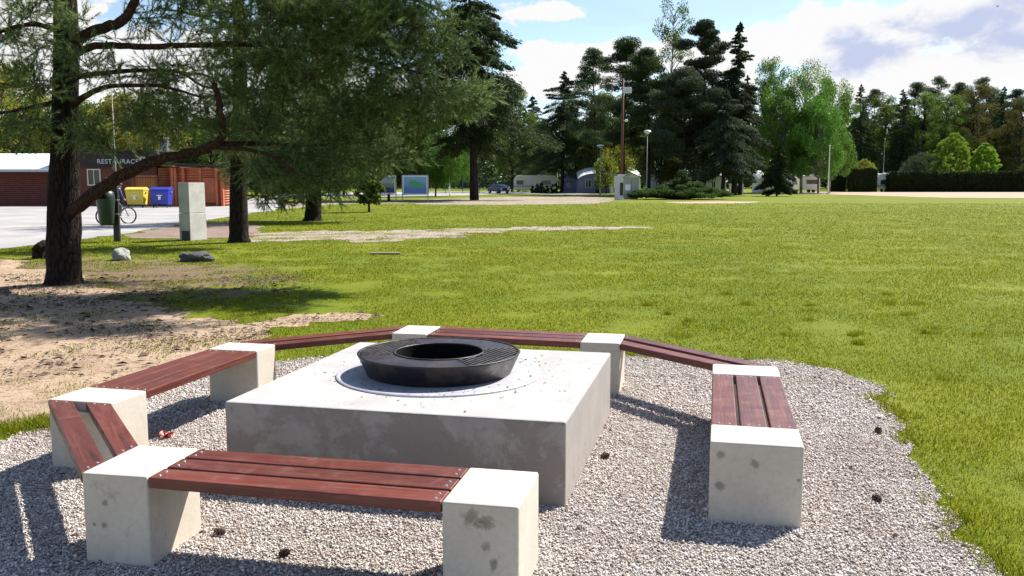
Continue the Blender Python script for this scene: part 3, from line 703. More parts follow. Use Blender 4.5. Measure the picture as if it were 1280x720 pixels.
# hanging spruce-like sprays on the low left bough belong to the same stand
x2, y2 = G(299, 303)
def Q2(px, py, Y=y2): return P(px, py, Y)
bough_tree('pine_tree', (x2, y2), [(x2, y2, 0), Q2(298,250), Q2(299,180), Q2(300,100), Q2(298,0), Q2(296,-90)], [.30,.25,.23,.2,.15,.05],
 [([Q2(299,150), Q2(340,130,25.5), Q2(390,120,25)], .06, .02), ([Q2(299,120), Q2(260,95,26), Q2(215,90,26)], .06, .02), ([Q2(300,60), Q2(360,30,26), Q2(420,20,26)], .06, .02),
  ([Q2(299,40), Q2(250,20,26), Q2(200,10,26)], .06, .02), ([Q2(299,165), Q2(270,150,25), Q2(240,150,24.5)], .04, .015), ([Q2(300,175), Q2(350,185,26), Q2(400,195,26)], .04, .015)],
 [B(300,120,26,70,40,1.8,100), B(370,130,25.5,60,45,1.5,110), B(330,170,25.5,75,28,1.3,130), B(240,130,25.5,50,40,1.3,80), B(300,40,26,110,50,2.2,170), B(300,-40,26,90,60,2.0,110), B(400,60,26,60,50,1.4,100), B(210,175,25,45,20,1,40)],
 'middle pine whose dark trunk stands just right of the concrete pillar', L=.13, w=.012, k=6, tufts=9, spreadt=.22, flare=1.2)
x3, y3 = G(391, 276)
def Q3(px, py, Y=y3): return P(px, py, Y)
bough_tree('pine_tree', (x3, y3), [(x3, y3, 0), Q3(392,240), Q3(392,180), Q3(394,100), Q3(394,0), Q3(394,-110)], [.40,.33,.25,.20,.14,.04],
 [([Q3(392,215), Q3(350,205,40.5), Q3(320,225,40)], .07, .02), ([Q3(392,200), Q3(440,205,40.5), Q3(470,225,40)], .07, .02), ([Q3(392,150), Q3(440,140,40), Q3(490,150,40)], .07, .02), ([Q3(392,140), Q3(340,130), Q3(310,140)], .07, .02)],
 [B(390,205,40.5,82,24,2.0,260), B(345,240,40,32,22,1.2,90), B(430,218,40,38,16,1.4,90), B(400,160,41,100,40,2.6,380), B(400,100,41,90,50,2.4,300), B(400,40,41,70,50,2,180), B(400,-40,41,75,45,2.4,200), B(372,228,39.6,40,18,1.2,90), B(300,215,40.5,30,25,1.3,60), B(460,180,40.5,50,30,1.6,140)],  # highest blob is out of view, added to throw shade on the yard
 'low spreading pine behind the gravel path, its skirts drooping almost to the grass', L=.18, w=.018, k=6, tufts=9, spreadt=.30, flare=1.4)

# ---- simple tree kinds for the middle and far distance
def clumps_to_cards(C_, R_, n_each, L, W, dirs=None, jit=1.0):
    cs = []
    for c, r, n in zip(C_, R_, n_each):
        cs.append(np.array(c)+rvec(n)*(RNG.random((n, 1))**.45)*np.array(r))
    c = np.concatenate(cs); d = None if dirs is None else np.tile(np.array(dirs, float), (len(c), 1))
    return cards(c, L, W, d, jit)
def tree_meshes(kind, H, seed, ncard=16000, R=None):
    """returns (trunk mesh, crown mesh), base at origin"""
    global RNG
    RNG = np.random.default_rng(seed); random.seed(seed)
    t = MB(); lean = Vector((random.uniform(-.03, .03), random.uniform(-.03, .03), 0))
    def ax(z): return Vector((lean.x*z+.012*H*math.sin(z*3/H+seed), lean.y*z, z))
    if kind in ('spruce', 'fir'):
        R = R or H*.17; r0 = (.012 if kind == 'spruce' else .016)*H+.06
        t.tube([ax(H*i/8) for i in range(9)], [max(.02, r0*(1-i/8.2)) for i in range(9)], 8)
        low = (.05 if H > 8 or H < 2 else .13) if kind == 'spruce' else .215; nb = int(13*H) if kind == 'spruce' else int(9*H); C_ = []; D_ = []; 
        per = ncard//nb; allc = []; alld = []
        for i in range(nb):
            z = H*(low+(1-low)*(i+random.random())/nb); f = (z/H-low)/(1-low)
            rad = R*((1-f)**.75*(.72+.55*random.random())+.02)*(.75+.5*min(1, f*6)) * (1 if kind == 'spruce' else (.45+.85*random.random()))
            a = random.random()*2*PI; d = Vector((math.cos(a), math.sin(a), 0)); dz = (.16 if f > .7 else -.28)*rad
            p0 = ax(z); p1 = p0+d*rad+Vector((0, 0, dz))
            if rad > .8: t.tube([p0, p0.lerp(p1, .9)], [.03+.02*rad*.4, .01], 4, cap=False)
            m = max(4, int(per*(.3+1.4*rad/R))); u = RNG.uniform(.12, 1, (m, 1))**.7
            q = np.array(p0)*(1-u)+np.array(p1)*u; wv = .17*rad*(1.2-u)
            q += RNG.normal(0, 1, (m, 3))*np.concatenate([wv, wv, wv*.28+.03], 1)
            q[:, 2] -= .10*rad*u[:, 0]**2
            allc.append(q); alld.append(np.tile(np.array([d.x*.9, d.y*.9, -.55]), (m, 1)))
        V = cards(np.concatenate(allc), .34 if H > 8 else .2, .10 if H > 8 else .06, np.concatenate(alld), .45)
        return t.mesh('trunk'), quad_mesh('crown', V)
    if kind == 'pine':
        R = R or H*.17; r0 = .011*H+.05
        t.tube([ax(H*.97*i/8) for i in range(9)], [max(.03, r0*(1-i/9)) for i in range(9)], 8)
        C_ = []; R_ = []; n_ = []
        k = 46
        for i in range(k):
            f = (i+random.random())/k; z = H*(.34+.66*f); prof = math.sin(PI*min(1, .22+f*.80))**.7
            a = random.random()*2*PI; rad = R*prof*random.uniform(.25, 1.15)
            c = ax(z)+Vector((math.cos(a)*rad, math.sin(a)*rad, .05*rad)); rr = R*random.uniform(.18, .36)
            C_.append(tuple(c)); R_.append((rr*1.15, rr*1.15, rr*.5)); n_.append(int(ncard/k*(rr/(R*.27))**2))
            t.tube([ax(z-.25*rad), ax(z-.1*rad).lerp(c, .5)+Vector((0, 0, -.05*rad)), c], [.03+.004*H*.5, .04, .02], 4, cap=False)
        for j in range(6):
            z = H*random.uniform(.15, .38); a = random.random()*6.28; t.tube([ax(z), ax(z)+Vector((math.cos(a), math.sin(a), -.1))*random.uniform(.6, 1.8)], [.04, .01], 4, cap=False)
        return t.mesh('trunk'), quad_mesh('crown', clumps_to_cards(C_, R_, n_, .30, .10, (0, 0, .5), .8))
    if kind in ('birch', 'broad', 'willow', 'shrub'):
        if kind == 'shrub':
            R = R or H*.5; k = 300; r0 = .05*H*.4
            t.tube([ax(0), ax(H*.5)], [r0, r0*.4], 6)
        else:
            R = R or H*(.2 if kind == 'birch' else .28); k = 85 if kind != 'birch' else 70; r0 = .010*H+.04
            t.tube([ax(H*.9*i/7) for i in range(8)], [max(.025, r0*(1-i/8)) for i in range(8)], 7)
        C_ = []; R_ = []; n_ = []; z0 = {'birch': .21, 'broad': .16, 'willow': .3, 'shrub': .02}[kind]
        for i in range(k):
            f = (i+random.random())/k; z = H*(z0+(1-z0)*f)
            prof = (math.sin(PI*(.14+.80*f))**.6 if kind != 'shrub' else math.sqrt(max(.02, 1-(2*f-.95)**2)))
            a = random.random()*2*PI; rad = R*prof*math.sqrt(random.uniform(.05 if kind != 'shrub' else .35, 1.0)); rr = R*(random.uniform(.14, .30) if kind != 'shrub' else random.uniform(.11, .17))
            c = ax(z)+Vector((math.cos(a)*rad, math.sin(a)*rad, 0))
            C_.append(tuple(c)); R_.append((rr, rr, rr*(1.25 if kind in ('birch', 'willow') else .8))); n_.append(int(ncard/k*(rr/(R*(.25 if kind != 'shrub' else .14)))**2*(.55 if f > .85 and kind == 'birch' else 1)))
            if kind != 'shrub' and rad > .4: t.tube([ax(max(H*z0*.8, z-rad*.9)), ax(z-.3*rad).lerp(c, .55), c], [.02+.003*H, .035, .012], 4, cap=False)
        dirs = (0, 0, -1.2) if kind in ('birch', 'willow') else None
        s = {'birch': .26, 'broad': .30, 'willow': .5, 'shrub': .17}[kind]
        return t.mesh('trunk'), quad_mesh('crown', clumps_to_cards(C_, R_, n_, s, s*(.55 if kind != 'willow' else .14), dirs, .9 if dirs else 1))
LIB = {}
def tree(name, kind, px, Y, H, leaf, barkm, label, group=None, seed=1, ncard=16000, R=None, cat='tree', rz=None, py=None):
    """one tree; kinds with the same shape and seed share their meshes"""
    key = (kind, seed, leaf, barkm, round(R or 0, 1)); H0 = H
    if key not in LIB:
        a, b = tree_meshes(kind, H, seed, ncard, R); a.materials.append(M[barkm]); b.materials.append(M[leaf]); LIB[key] = (a, b, H)
    a, b, H0 = LIB[key]
    X = P(px, 240, Y).x if py is None else G(px, py)[0]
    root = empty(name, (X, Y, 0), random.random()*6.28 if rz is None else rz, label, cat, group)
    s = H/H0; root.scale = (s, s, s)
    link('trunk', a, None, root, smooth=True); link('crown', b, None, root)
    return root
def hz(py, Y): return P(640, py, Y).z      # height that reaches image row py at distance Y

# individual middle-distance trees
tree('conifer_tree', 'fir', 590, 88.7, 25, 'needle_dark', 'bark_far', 'very tall near-black conifer with a bare flared trunk left of the cream caravan', seed=11, ncard=90000, R=5.2)
tree('conifer_tree', 'fir', 703, 148, hz(90,148), 'needle_dark', 'bark_far', 'dark bushy conifer standing alone right of the cream caravan', seed=12, ncard=50000, R=5.6)
tree('pine_tree', 'pine', 780, 128, hz(52,128), 'needle_dark', 'bark_far', 'open-crowned dark pine right behind the brown floodlight pole', seed=13, ncard=34000, R=5.2)
tree('pine_tree', 'pine', 745, 140, hz(62,140), 'needle_dark', 'bark_far', 'pine with a ragged top leaning left of the brown floodlight pole', seed=14, ncard=26000, R=4.2)
tree('pine_tree', 'pine', 812, 122, hz(62,122), 'needle_dark', 'bark_far', 'pine between the brown floodlight pole and the tall birch', seed=15, ncard=34000, R=4.2)
tree('birch_tree', 'birch', 840, 135, hz(2,135), 'leaf_mid', 'bark_birch', 'airy birch rising highest above the dark conifers in the middle', seed=16, ncard=16000, R=3.9)
tree('pine_tree', 'pine', 880, 122, hz(27,122), 'needle_blue', 'bark_far', 'tall dark ragged pine straight behind the juniper mound, left of a pointed twin', seed=17, ncard=60000, R=4.4)
tree('conifer_tree', 'fir', 917, 119, hz(28,119), 'needle_blue', 'bark_far', 'pointed tall conifer, right-hand one of the two dark twins in the middle', seed=18, ncard=50000, R=3.1)
tree('pine_tree', 'pine', 852, 116, hz(88,116), 'needle_blue', 'bark_far', 'broad grey green pine with low boughs over the left half of the juniper mound', seed=19, ncard=60000, R=5.2)
tree('conifer_tree', 'fir', 902, 114, hz(112,114), 'needle_blue', 'bark_far', 'shorter grey green conifer over the right half of the juniper mound', seed=20, ncard=40000, R=4.0)
tree('conifer_tree', 'fir', 926, 124, hz(95,124), 'needle_dark', 'bark_far', 'slim dark spruce at the right edge of the middle conifer clump', seed=21, ncard=26000, R=1.9)
tree('spruce_tree', 'spruce', 971, 112, hz(182,112), 'hedge', 'bark_far', 'small dark spruce standing alone on the far edge of the lawn', seed=22, ncard=70000, R=2.0)
tree('leafy_tree', 'broad', 866, 126, hz(112,126), 'needle_blue', 'bark_far', 'dusky broad tree filling the gap between the two ragged pines behind the juniper', seed=23, ncard=30000, R=5)
tree('leafy_tree', 'broad', 826, 128, hz(105,128), 'leaf_olive', 'bark_far', 'olive dark leafy tree directly below the airy tall birch', seed=24, ncard=30000, R=5)
tree('leafy_tree', 'broad', 765, 152, hz(120,152), 'leaf_mid', 'bark_far', 'mid green leafy tree low behind the pines by the brown floodlight pole', seed=25, ncard=30000, R=5)
birch = [(955,150,78,31,3.9,'airy birch with a gappy top just right of the dark conifer clump'),(1002,146,82,32,5.4,'broad bright green birch, tallest of those behind the white caravan with the dark window'),
         (1036,150,98,33,4.4,'bright green birch behind the pale flag pole'),(1022,140,128,34,4.2,'low wide bright green leafy tree in front of the birches, above the flag pole')]
for (px, Y, ty, sd, R_, lb) in birch:
    tree('birch_tree', 'birch', px, Y, hz(ty, Y), 'leaf_bright', 'bark_birch', lb, 'bright green birches beyond the lawn', seed=sd, ncard=30000, R=R_)
tree('birch_tree', 'birch', 975, 144, hz(112,144), 'leaf_bright', 'bark_birch', 'shorter bright green tree behind the small lone spruce', 'bright green birches beyond the lawn', seed=34, R=4.2)
# the wood along the right
rt = [(1075,200,105,'spruce',21,'needle_dark','narrow dark spruce just right of the bright birches'),(1102,205,122,'broad',41,'leaf_mid','olive green leafy tree at the left end of the right-hand wood, beside a narrow spruce'),
      (1127,196,112,'spruce',42,'needle_dark','dark spruce above the blue and white van in the right-hand wood'),(1150,200,118,'broad',43,'leaf_mid','rounded yellow green leafy tree left of the highest pine tops of the right-hand wood'),
      (1166,206,96,'pine',44,'needle_dark','pine with the highest dark top of the right-hand wood'),(1190,204,104,'pine',45,'needle_dark','dark pine behind the taller bright round shrub'),
      (1212,194,108,'broad',46,'leaf_olive','leafy tree with brownish green crown between the two bright round shrubs'),(1222,210,97,'pine',44,'needle_dark','thin topped pine above the brownish leafy tree in the right-hand wood'),
      (1246,200,108,'spruce',42,'needle_dark','dark spruce above the smaller bright round shrub'),(1262,206,112,'pine',47,'needle_dark','black-green pine second from the right edge of the picture'),
      (1284,198,114,'pine',45,'needle_dark','black-green pine cut by the right edge of the picture'),(1310,204,110,'spruce',42,'needle_dark','dark spruce at the far right end of the wood, past the last pine')]
rt += [(1088,214,112,'pine',45,'needle_dark','black-green pine just behind the short dark hedge and olive tree'),(1138,212,104,'pine',47,'needle_dark','dark pine top left of the rounded yellow green tree in the wood'),
       (1176,190,120,'broad',43,'leaf_mid','green leafy tree low behind the taller bright round shrub'),(1196,212,112,'broad',46,'leaf_olive','dusky leafy tree right of the highest pine tops'),
       (1232,212,112,'broad',41,'leaf_olive','dusky leafy tree left of the spruce above the smaller round shrub'),(1272,190,126,'broad',46,'leaf_olive','dusky leafy tree in front of the last pines at the right edge')]
for (px, Y, ty, kd, sd, lf, lb) in rt:
    tree('spruce_tree' if kd == 'spruce' else 'pine_tree' if kd == 'pine' else 'leafy_tree', kd, px, Y, hz(ty, Y), lf, 'bark_far', lb, 'trees of the wood behind the long hedge', seed=sd, ncard=22000, R={'spruce': 4.0, 'pine': 4.6, 'broad': 5.2}[kd])
tree('round_shrub', 'shrub', 1187, 176, hz(168,176), 'leaf_lime', 'bark_far', 'taller pointed bright green shrub above the long hedge', 'bright green round shrubs', 51, 50000, 3.5, 'shrub')
tree('round_shrub', 'shrub', 1230, 172, hz(180,172), 'leaf_lime', 'bark_far', 'smaller ball shaped bright green shrub above the long hedge', 'bright green round shrubs', 52, 45000, 2.7, 'shrub')
tree('shrub', 'shrub', 1152, 176, hz(192,176), 'needle_blue', 'bark_far', 'low grey green shrub left of the bright pointed shrub', None, 53, 14000, 4.4, 'shrub')
tree('shrub', 'shrub', 1080, 168, hz(200,168), 'leaf_yellow', 'bark_far', 'yellow green shrub peeping over the short dark hedge', None, 54, 12000, 2.4, 'shrub')
# behind the yard at the left and behind the boards
lt = [(8,96,84,'broad',61,'leaf_yellow',5.5,'yellow leafed tree at the left edge above the white roof'),(70,104,120,'broad',62,'leaf_mid',6,'mid green leafy tree behind the trunk of the big pine'),
      (128,100,132,'broad',63,'leaf_mid',5,'green leafy tree behind the restaurant sign'),(168,98,120,'broad',64,'leaf_yellow',5.2,'yellow green leafy tree above the restaurant roof'),
      (225,110,110,'spruce',42,'needle_dark',4,'dark spruce rising behind the orange log cabin'),(265,112,150,'broad',63,'leaf_mid',5,'bright leafy tree behind the right end of the log cabin'),
      (320,120,120,'spruce',21,'needle_dark',4,'dark spruce right behind the middle pine trunk'),(362,126,110,'pine',44,'needle_dark',4.6,'dark pine left of the low spreading pine'),
      (430,122,112,'broad',62,'leaf_mid',6,'dark green leafy tree behind the low spreading pine'),(468,128,110,'spruce',42,'needle_dark',4,'dark spruce behind the left display board'),
      (505,124,140,'broad',63,'leaf_mid',5,'leafy tree behind the right display board'),(640,160,112,'broad',41,'leaf_mid',5.2,'mid green tree between the tall black conifer and the bushy one'),
      (668,164,120,'spruce',42,'needle_blue',4,'grey green spruce touching the left side of the lone bushy conifer'),(738,160,120,'spruce',21,'needle_blue',4,'grey green spruce touching the right side of the lone bushy conifer'),
      (756,150,168,'broad',46,'leaf_yellow',5.2,'yellow green tree low behind the shorter street lamp'),(545,110,176,'willow',65,'leaf_bright',4.2,'weeping willow with yellow green strands right of the display boards')]
for (px, Y, ty, kd, sd, lf, R_, lb) in lt:
    tree('weeping_willow' if kd == 'willow' else 'spruce_tree' if kd == 'spruce' else 'pine_tree' if kd == 'pine' else 'leafy_tree', kd, px, Y, hz(ty, Y), lf, 'bark_far', lb, 'trees behind the yard and the caravans', seed=sd, ncard=22000, R=R_)
# stump-like tree by the boards and saplings
bx_, by_ = G(487, 251)
tree('leafy_tree', 'broad', 487, by_, hz(120, by_), 'leaf_mid', 'bark_far', 'leafy tree whose dark trunk stands under the left display board', seed=71, ncard=30000, R=4.0)
sx_, sy_ = G(461, 265)
tree('sapling', 'broad', 461, sy_, hz(190, sy_), 'leaf_mid', 'bark_far', 'thin olive leafed sapling on the grass left of the display boards', seed=72, ncard=2600, R=.9, cat='sapling')
tree('sapling', 'birch', 758, 135, hz(196,135), 'leaf_yellow', 'bark_far', 'slender young tree between the grey blue awning and the meter cabinets', seed=73, ncard=4000, R=2.0, cat='sapling')

# far wood that reads as one mass
def forest():
    global RNG
    RNG = np.random.default_rng(99); cs = []
    for i in range(330):
        a = -.75+1.5*i/330+RNG.uniform(-.004, .004); Y = RNG.uniform(225, 280); x = a*Y
        H = 15+5*RNG.random()+(2 if a > .3 else 0)-(4 if -.3 < a < -.02 else 0); R = RNG.uniform(2.6, 4.2); m = 520
        f = RNG.random((m, 1)); z = .3+f*H; prof = np.sin(PI*(.25+.73*f))**.6 if i % 3 else (1-f)**.7
        an = RNG.uniform(0, 2*PI, (m, 1)); rr = R*prof*np.sqrt(RNG.random((m, 1)))
        cs.append(np.concatenate([x+np.cos(an)*rr, Y+np.sin(an)*rr, z], 1))
    V = cards(np.concatenate(cs), 1.1, .7)
    o = link('forest', quad_mesh('forest', V), M['needle_dark']); tag(o, 'distant dark mixed wood closing the view behind everything', 'forest', kind='stuff')
forest()

# ---- juniper mound
def juniper():
    global RNG
    RNG = np.random.default_rng(5); x, y = G(859, 250); y += 3.6
    root = empty('juniper_bush', (x, y, 0), 0, 'wide low dark green juniper mound beside the meter cabinets', 'shrub')
    C_, R_, n_ = [], [], []; st = MB()
    for i in range(150):
        a = RNG.uniform(0, 2*PI); r = math.sqrt(RNG.random()); X = 5.0*r*math.cos(a); Y = 3.4*r*math.sin(a); top = 1.1+1.5*math.exp(-((X-.3)/1.7)**2-(Y/1.6)**2)*RNG.uniform(.7, 1.1)+.25*RNG.random()
        z = top*(1-.45*r*r)*RNG.uniform(.45, 1)
        C_.append((X, Y, z)); q = RNG.uniform(.45, .8); R_.append((q, q, .22)); n_.append(330)
        st.tube([(X*.1, Y*.1, .05), (X*.6, Y*.6, z*.5), (X, Y, z)], [.05, .03, .01], 4, cap=False)
    c = []
    V = clumps_to_cards(C_, R_, n_, .26, .07, (0, 0, .25), .9)
    st.build('stem', M['bark_far'], root); link('crown', quad_mesh('crown', V), M['juniper'], root)
juniper()

def hedge(name, x0, x1, y0, y1, h, label, n=9000, group=None):
    global RNG
    RNG = np.random.default_rng(int(abs(x0*10))+3)
    root = empty(name, ((x0+x1)/2, (y0+y1)/2, 0), 0, label, 'hedge', group); cx, cy = (x0+x1)/2, (y0+y1)/2
    n = int(n*1.7); V = RNG.random((n, 3)); V[:, 1] = np.where(RNG.random(n) < .6, V[:, 1]**3, V[:, 1]); V = V*np.array([x1-x0, y1-y0, h])+np.array([x0-cx, y0-cy, 0])
    k = np.array([mnoise.noise(Vector((p[0]*.6, p[1], 3))) for p in V]); V[:, 2] *= .97+.13*k; V[:, 1] += .3*k
    core = MB(); core.box(x0-cx+.35, x1-cx-.35, y0-cy+.35, y1-cy-.35, 0, h*.86); core.build('branches', M['bark_far'], root)
    link('leaves', quad_mesh('leaves', cards(V, .30, .16)), M['hedge'], root)
x0 = P(1113, 240, 160).x; hedge('long_hedge', x0, x0+46, 160, 163, hz(214, 160), 'long clipped near-black hedge along the far right edge of the lawn', 60000)
x0 = P(1064, 240, 160).x; hedge('short_hedge', x0, P(1096, 240, 160).x, 160, 162.5, hz(211, 160), 'short dark hedge between the pale flag pole and the blue and white van', 12000)
x0 = P(1040, 240, 162).x; hedge('short_hedge', x0, P(1060, 240, 162).x, 163, 165, hz(216, 162), 'gappy dark hedge piece just right of the pale flag pole', 5000)

# ================================================================== BUILDINGS AT THE LEFT
def house_restaurant():
    Y = 67.0
    xa = P(-90, 240, Y).x; xb = P(66, 240, Y).x; xs = P(118, 240, Y+1.2).x; xe = P(196, 240, Y+1.2).x
    root = empty('restaurant_building', (xa, Y, 0), 0, 'long red-brown plank restaurant building with a white metal roof at the far left', 'building')
    def l(x, y, z): return (x-xa, y-Y, z)
    ztop = hz(214, Y); zr = hz(194, Y)
    w = MB(); w.box(0, xb-xa, .12, 8, 0, ztop); w.build('wall', M['redwood'], root)
    pk = MB(); n = 17
    for i in range(n):
        z = ztop*i/n; pk.extr([(.12, z+.01), (.0, z+.03), (.07, z+ztop/n-.012), (.12, z+ztop/n-.012)], 0, xb-xa)
    pk.build('plank_siding', M['redwood'], root)
    r = MB(); r.extr([(-.5, ztop+.02), (-.5, ztop+.16), (4.1, zr+.25), (8.6, ztop+.16), (8.6, ztop+.02), (4.1, zr+.1)], -.3, xb-xa+.2); r.build('roof', M['white'], root)
    gt = MB(); gt.tube([(-.3, -.58, ztop+.0), (xb-xa+.2, -.58, ztop+.0)], .07, 8); gt.build('gutter', M['steel'], root)
    # middle, set back, with window, door and the sign band
    z2 = hz(207, Y+1.2)
    w = MB(); w.box(xb-xa, xe-xa, 1.32, 9, 0, z2); w.build('entrance_wall', M['redwood'], root)
    sb = MB(); sb.box(xb-xa+1.0, xe-xa+.3, .75, 1.3, z2-.1, z2+1.05); sb.build('sign_band', M['band'], root)
    # writing
    cu = bpy.data.curves.new('sign_text', 'FONT'); cu.body = 'RESTAURACE'; cu.size = .62; cu.extrude = .02; cu.space_character = 1.12; cu.offset = .008
    tmp = bpy.data.objects.new('tmp', cu); COL.objects.link(tmp)
    dg = bpy.context.evaluated_depsgraph_get(); me = bpy.data.meshes.new_from_object(tmp.evaluated_get(dg)); bpy.data.objects.remove(tmp)
    me.name = 'sign_lettering'; wd = max(v.co.x for v in me.vertices); tx0 = P(121, 200, Y+.7).x-xa; tx1 = P(173, 200, Y+.7).x-xa; s = (tx1-tx0)/wd
    me.transform(Matrix.Scale(s, 4)); o = link('sign_lettering', me, M['cabinet2'], root); o.location = (tx0, .72, P(640, 204.5, Y+.7).z); o.rotation_euler = (PI/2, 0, 0)
    q = P(178.5, 200, Y+.7); e = MB().lathe([(.10,0),(.27,0),(.27,.03),(.10,.03),(.10,0)], 24); o = e.build('sign_emblem', M['cabinet2'], root); o.location = (q.x-xa, .74, q.z); o.rotation_euler = (PI/2, 0, 0)
    wx0, wx1 = P(107, 220, Y+1).x-xa, P(124, 220, Y+1).x-xa
    f = MB(); z0, z1 = hz(232, Y+1), hz(211, Y+1)
    for a, b, c, d in ((wx0, wx0+.09, z0, z1), (wx1-.09, wx1, z0, z1), (wx0+.09, wx1-.09, z0, z0+.09), (wx0+.09, wx1-.09, z1-.09, z1), ((wx0+wx1)/2-.03, (wx0+wx1)/2+.03, z0+.09, z1-.09)): f.box(a, b, 1.22, 1.31, c, d)
    wf = f.build('window', M['cream'], root); MB().box(wx0+.07, wx1-.07, 1.27, 1.3, z0+.07, z1-.07).build('pane', M['glass'], wf)
    dx0 = P(130, 220, Y+1).x-xa; dr = MB().box(dx0, dx0+1.0, 1.24, 1.31, .05, 2.15).build('door', M['ochre'], root); MB().cbox((dx0+.9, 1.2, 1.05), (.04, .06, .14)).build('handle', M['steel'], dr)
    r = MB(); r.box(xb-xa+.3, xe-xa+.3, .4, 9.4, z2+1.06, z2+1.2); r.build('flat_roof', M['roofdark'], root)
    ch = MB().box(xe-xa-1.0, xe-xa-.5, 5, 5.5, z2+1.2, z2+2.3).build('chimney', M['steel'], root)
house_restaurant()
def log_cabin():
    Y = 66.0; xa = P(190, 240, Y).x; xm = P(216, 240, Y).x; xb = P(279, 240, Y).x; D = 5.0; xr = P(287.5, 240, Y+D).x
    root = empty('log_cabin', (xa, Y, 0), 0, 'orange stained log cabin with a thin dark roof behind the concrete pillar', 'building')
    H = hz(209.5, Y); n = 15; h = H/n; lg = MB(); side = MB()
    for i in range(n):
        z = h*(i+.5); lg.tube([(xm-xa-.15, 0, z), (xb-xa, 0, z)], h*.53, 8); lg.tube([(0, 1.4, z+h*.02), (xm-xa, 1.4, z+h*.02)], h*.53, 8); lg.tube([(xm-xa, 0, z+h*.4), (xm-xa, 1.5, z+h*.4)], h*.5, 8)
        side.tube([(xb-xa+.0, -.12, z+h*.3), (xb-xa, D, z+h*.3)], h*.5, 8)
    lg.build('front_wall', M['logs'], root, smooth=True); side.build('side_wall', M['logs'], root, smooth=True)
    MB().box(.0, xb-xa-.1, 1.6, D, 0, H-.05).build('core_wall', M['logdark'], root)
    rf = MB(); rf.add([(-.6,-.6,H+.25),(xb-xa+1.2,-.6,H+.02),(xb-xa+1.2,D+.5,H+.02),(-.6,D+.5,H+.25),(-.6,-.6,H+.40),(xb-xa+1.2,-.6,H+.17),(xb-xa+1.2,D+.5,H+.17),(-.6,D+.5,H+.40)],
                      [(3,2,1,0),(4,5,6,7),(0,1,5,4),(1,2,6,5),(2,3,7,6),(3,0,4,7)]); rf.build('roof', M['roofdark'], root)
    a, b = P(221, 230, Y).x-xa, P(231, 230, Y).x-xa
    c0, c1 = P(254, 230, Y).x-xa, P(270, 230, Y).x-xa
    sh = MB().box(c0, c1, -.22, -.1, .25, H-.75)
    for k in range(12): sh.box(c0+.05, c1-.05, -.26, -.21, .3+k*(H-1.1)/12, .3+(k+.8)*(H-1.1)/12)
    sh.build('shutter', M['logs'], root)
    for x in (xm-xa+.1, a, b, c0-.12, c1+.12, xb-xa): MB().box(x-.09, x+.09, -.30, -.02, 0, H-.02).build('corner_post', M['logs'], root)
    MB().box(xb-xa+.14, xb-xa+.2, 1.6, 3.4, 0, 2.2).build('side_door', M['glass'], root)
log_cabin()
def enclosure():
    Y = 64.8; xa, xb = P(160, 240, Y).x, P(192, 240, Y).x; root = empty('bin_shelter', (xa, Y, 0), 0, 'low ochre wooden shelter behind the yellow waste container', 'shelter'); W = xb-xa; H = hz(221, Y)
    b = MB(); 
    for i in range(10): b.box(W*i/10+.01, W*(i+1)/10-.01, .9, .96, .1, H-.05)
    b.build('back_boards', M['ochre'], root)
    for x in (.05, W-.05): MB().box(x-.06, x+.06, .75, .87, 0, H).build('corner_post', M['logdark'], root)
    MB().box(-.1, W+.1, .2, 1.3, H+.01, H+.09).build('roof', M['ochre'], root)
enclosure()
def container(px, body, label):
    Y = 62.5; c = P(px, 240, Y); root = empty('waste_container', (c.x, Y, 0), 0, label, 'waste container', 'wheeled waste containers by the log cabin'); root.scale = (.88, .88, .95)
    w, d = .72, .5; z0, z1 = .22, 1.22
    b = MB(); b.add([(-w*.88,-d*.78,z0),(w*.88,-d*.78,z0),(w*.88,d*.78,z0),(-w*.88,d*.78,z0),(-w,-d,z1),(w,-d,z1),(w,d,z1),(-w,d,z1)], [(3,2,1,0),(4,5,6,7),(0,1,5,4),(1,2,6,5),(2,3,7,6),(3,0,4,7)])
    b.build('body', M[body], root, bevel=.03)
    l = MB(); prof = [(-d-.04, z1+.01), (-d-.02, z1+.10), (-d*.4, z1+.24), (d*.4, z1+.26), (d+.03, z1+.12), (d+.04, z1+.01)]
    l.extr(prof, -w-.03, w+.03); l.build('lid', M[body], root, bevel=.015)
    MB().box(-.22, .22, -d-.02, -d-.012+.004, .86, .92).box(-.10, .10, -d-.015, -d-.004, .58, .82).build('sticker', M['white'], root)
    for x in (-w-.05, w+.05): MB().tube([(x, -.12, z1-.1), (x, .12, z1-.1)], .035, 8).build('side_pin', M['steel'], root)
    for x in (-.55, .55):
        for y in (-.33, .33):
            wh = MB().tube([(x-.03, y, .1), (x+.03, y, .1)], .1, 14).build('wheel', M['rubber'], root)
container(171, 'binyellow', 'yellow wheeled waste container behind the cyclist'); container(202, 'binblue', 'blue wheeled waste container left of the concrete pillar')

# ---- concrete pillar
px0, py0 = G(242, 300)
pr = empty('concrete_pillar', (px0, py0, 0), math.radians(70), 'upright pale concrete pillar standing at the edge of the lawn, dark box at its foot', 'pillar')
MB().box(-.375, .375, -.20, .20, -.05, .82).build('lower_block', M['pillar'], pr, bevel=.012)
MB().box(-.368, .368, -.194, .194, .828, 1.74).build('upper_block', M['pillar'], pr, bevel=.012)
MB().box(-.40, -.377, -.19, .10, .0, .30).build('dark_panel', M['blackpaint'], pr)

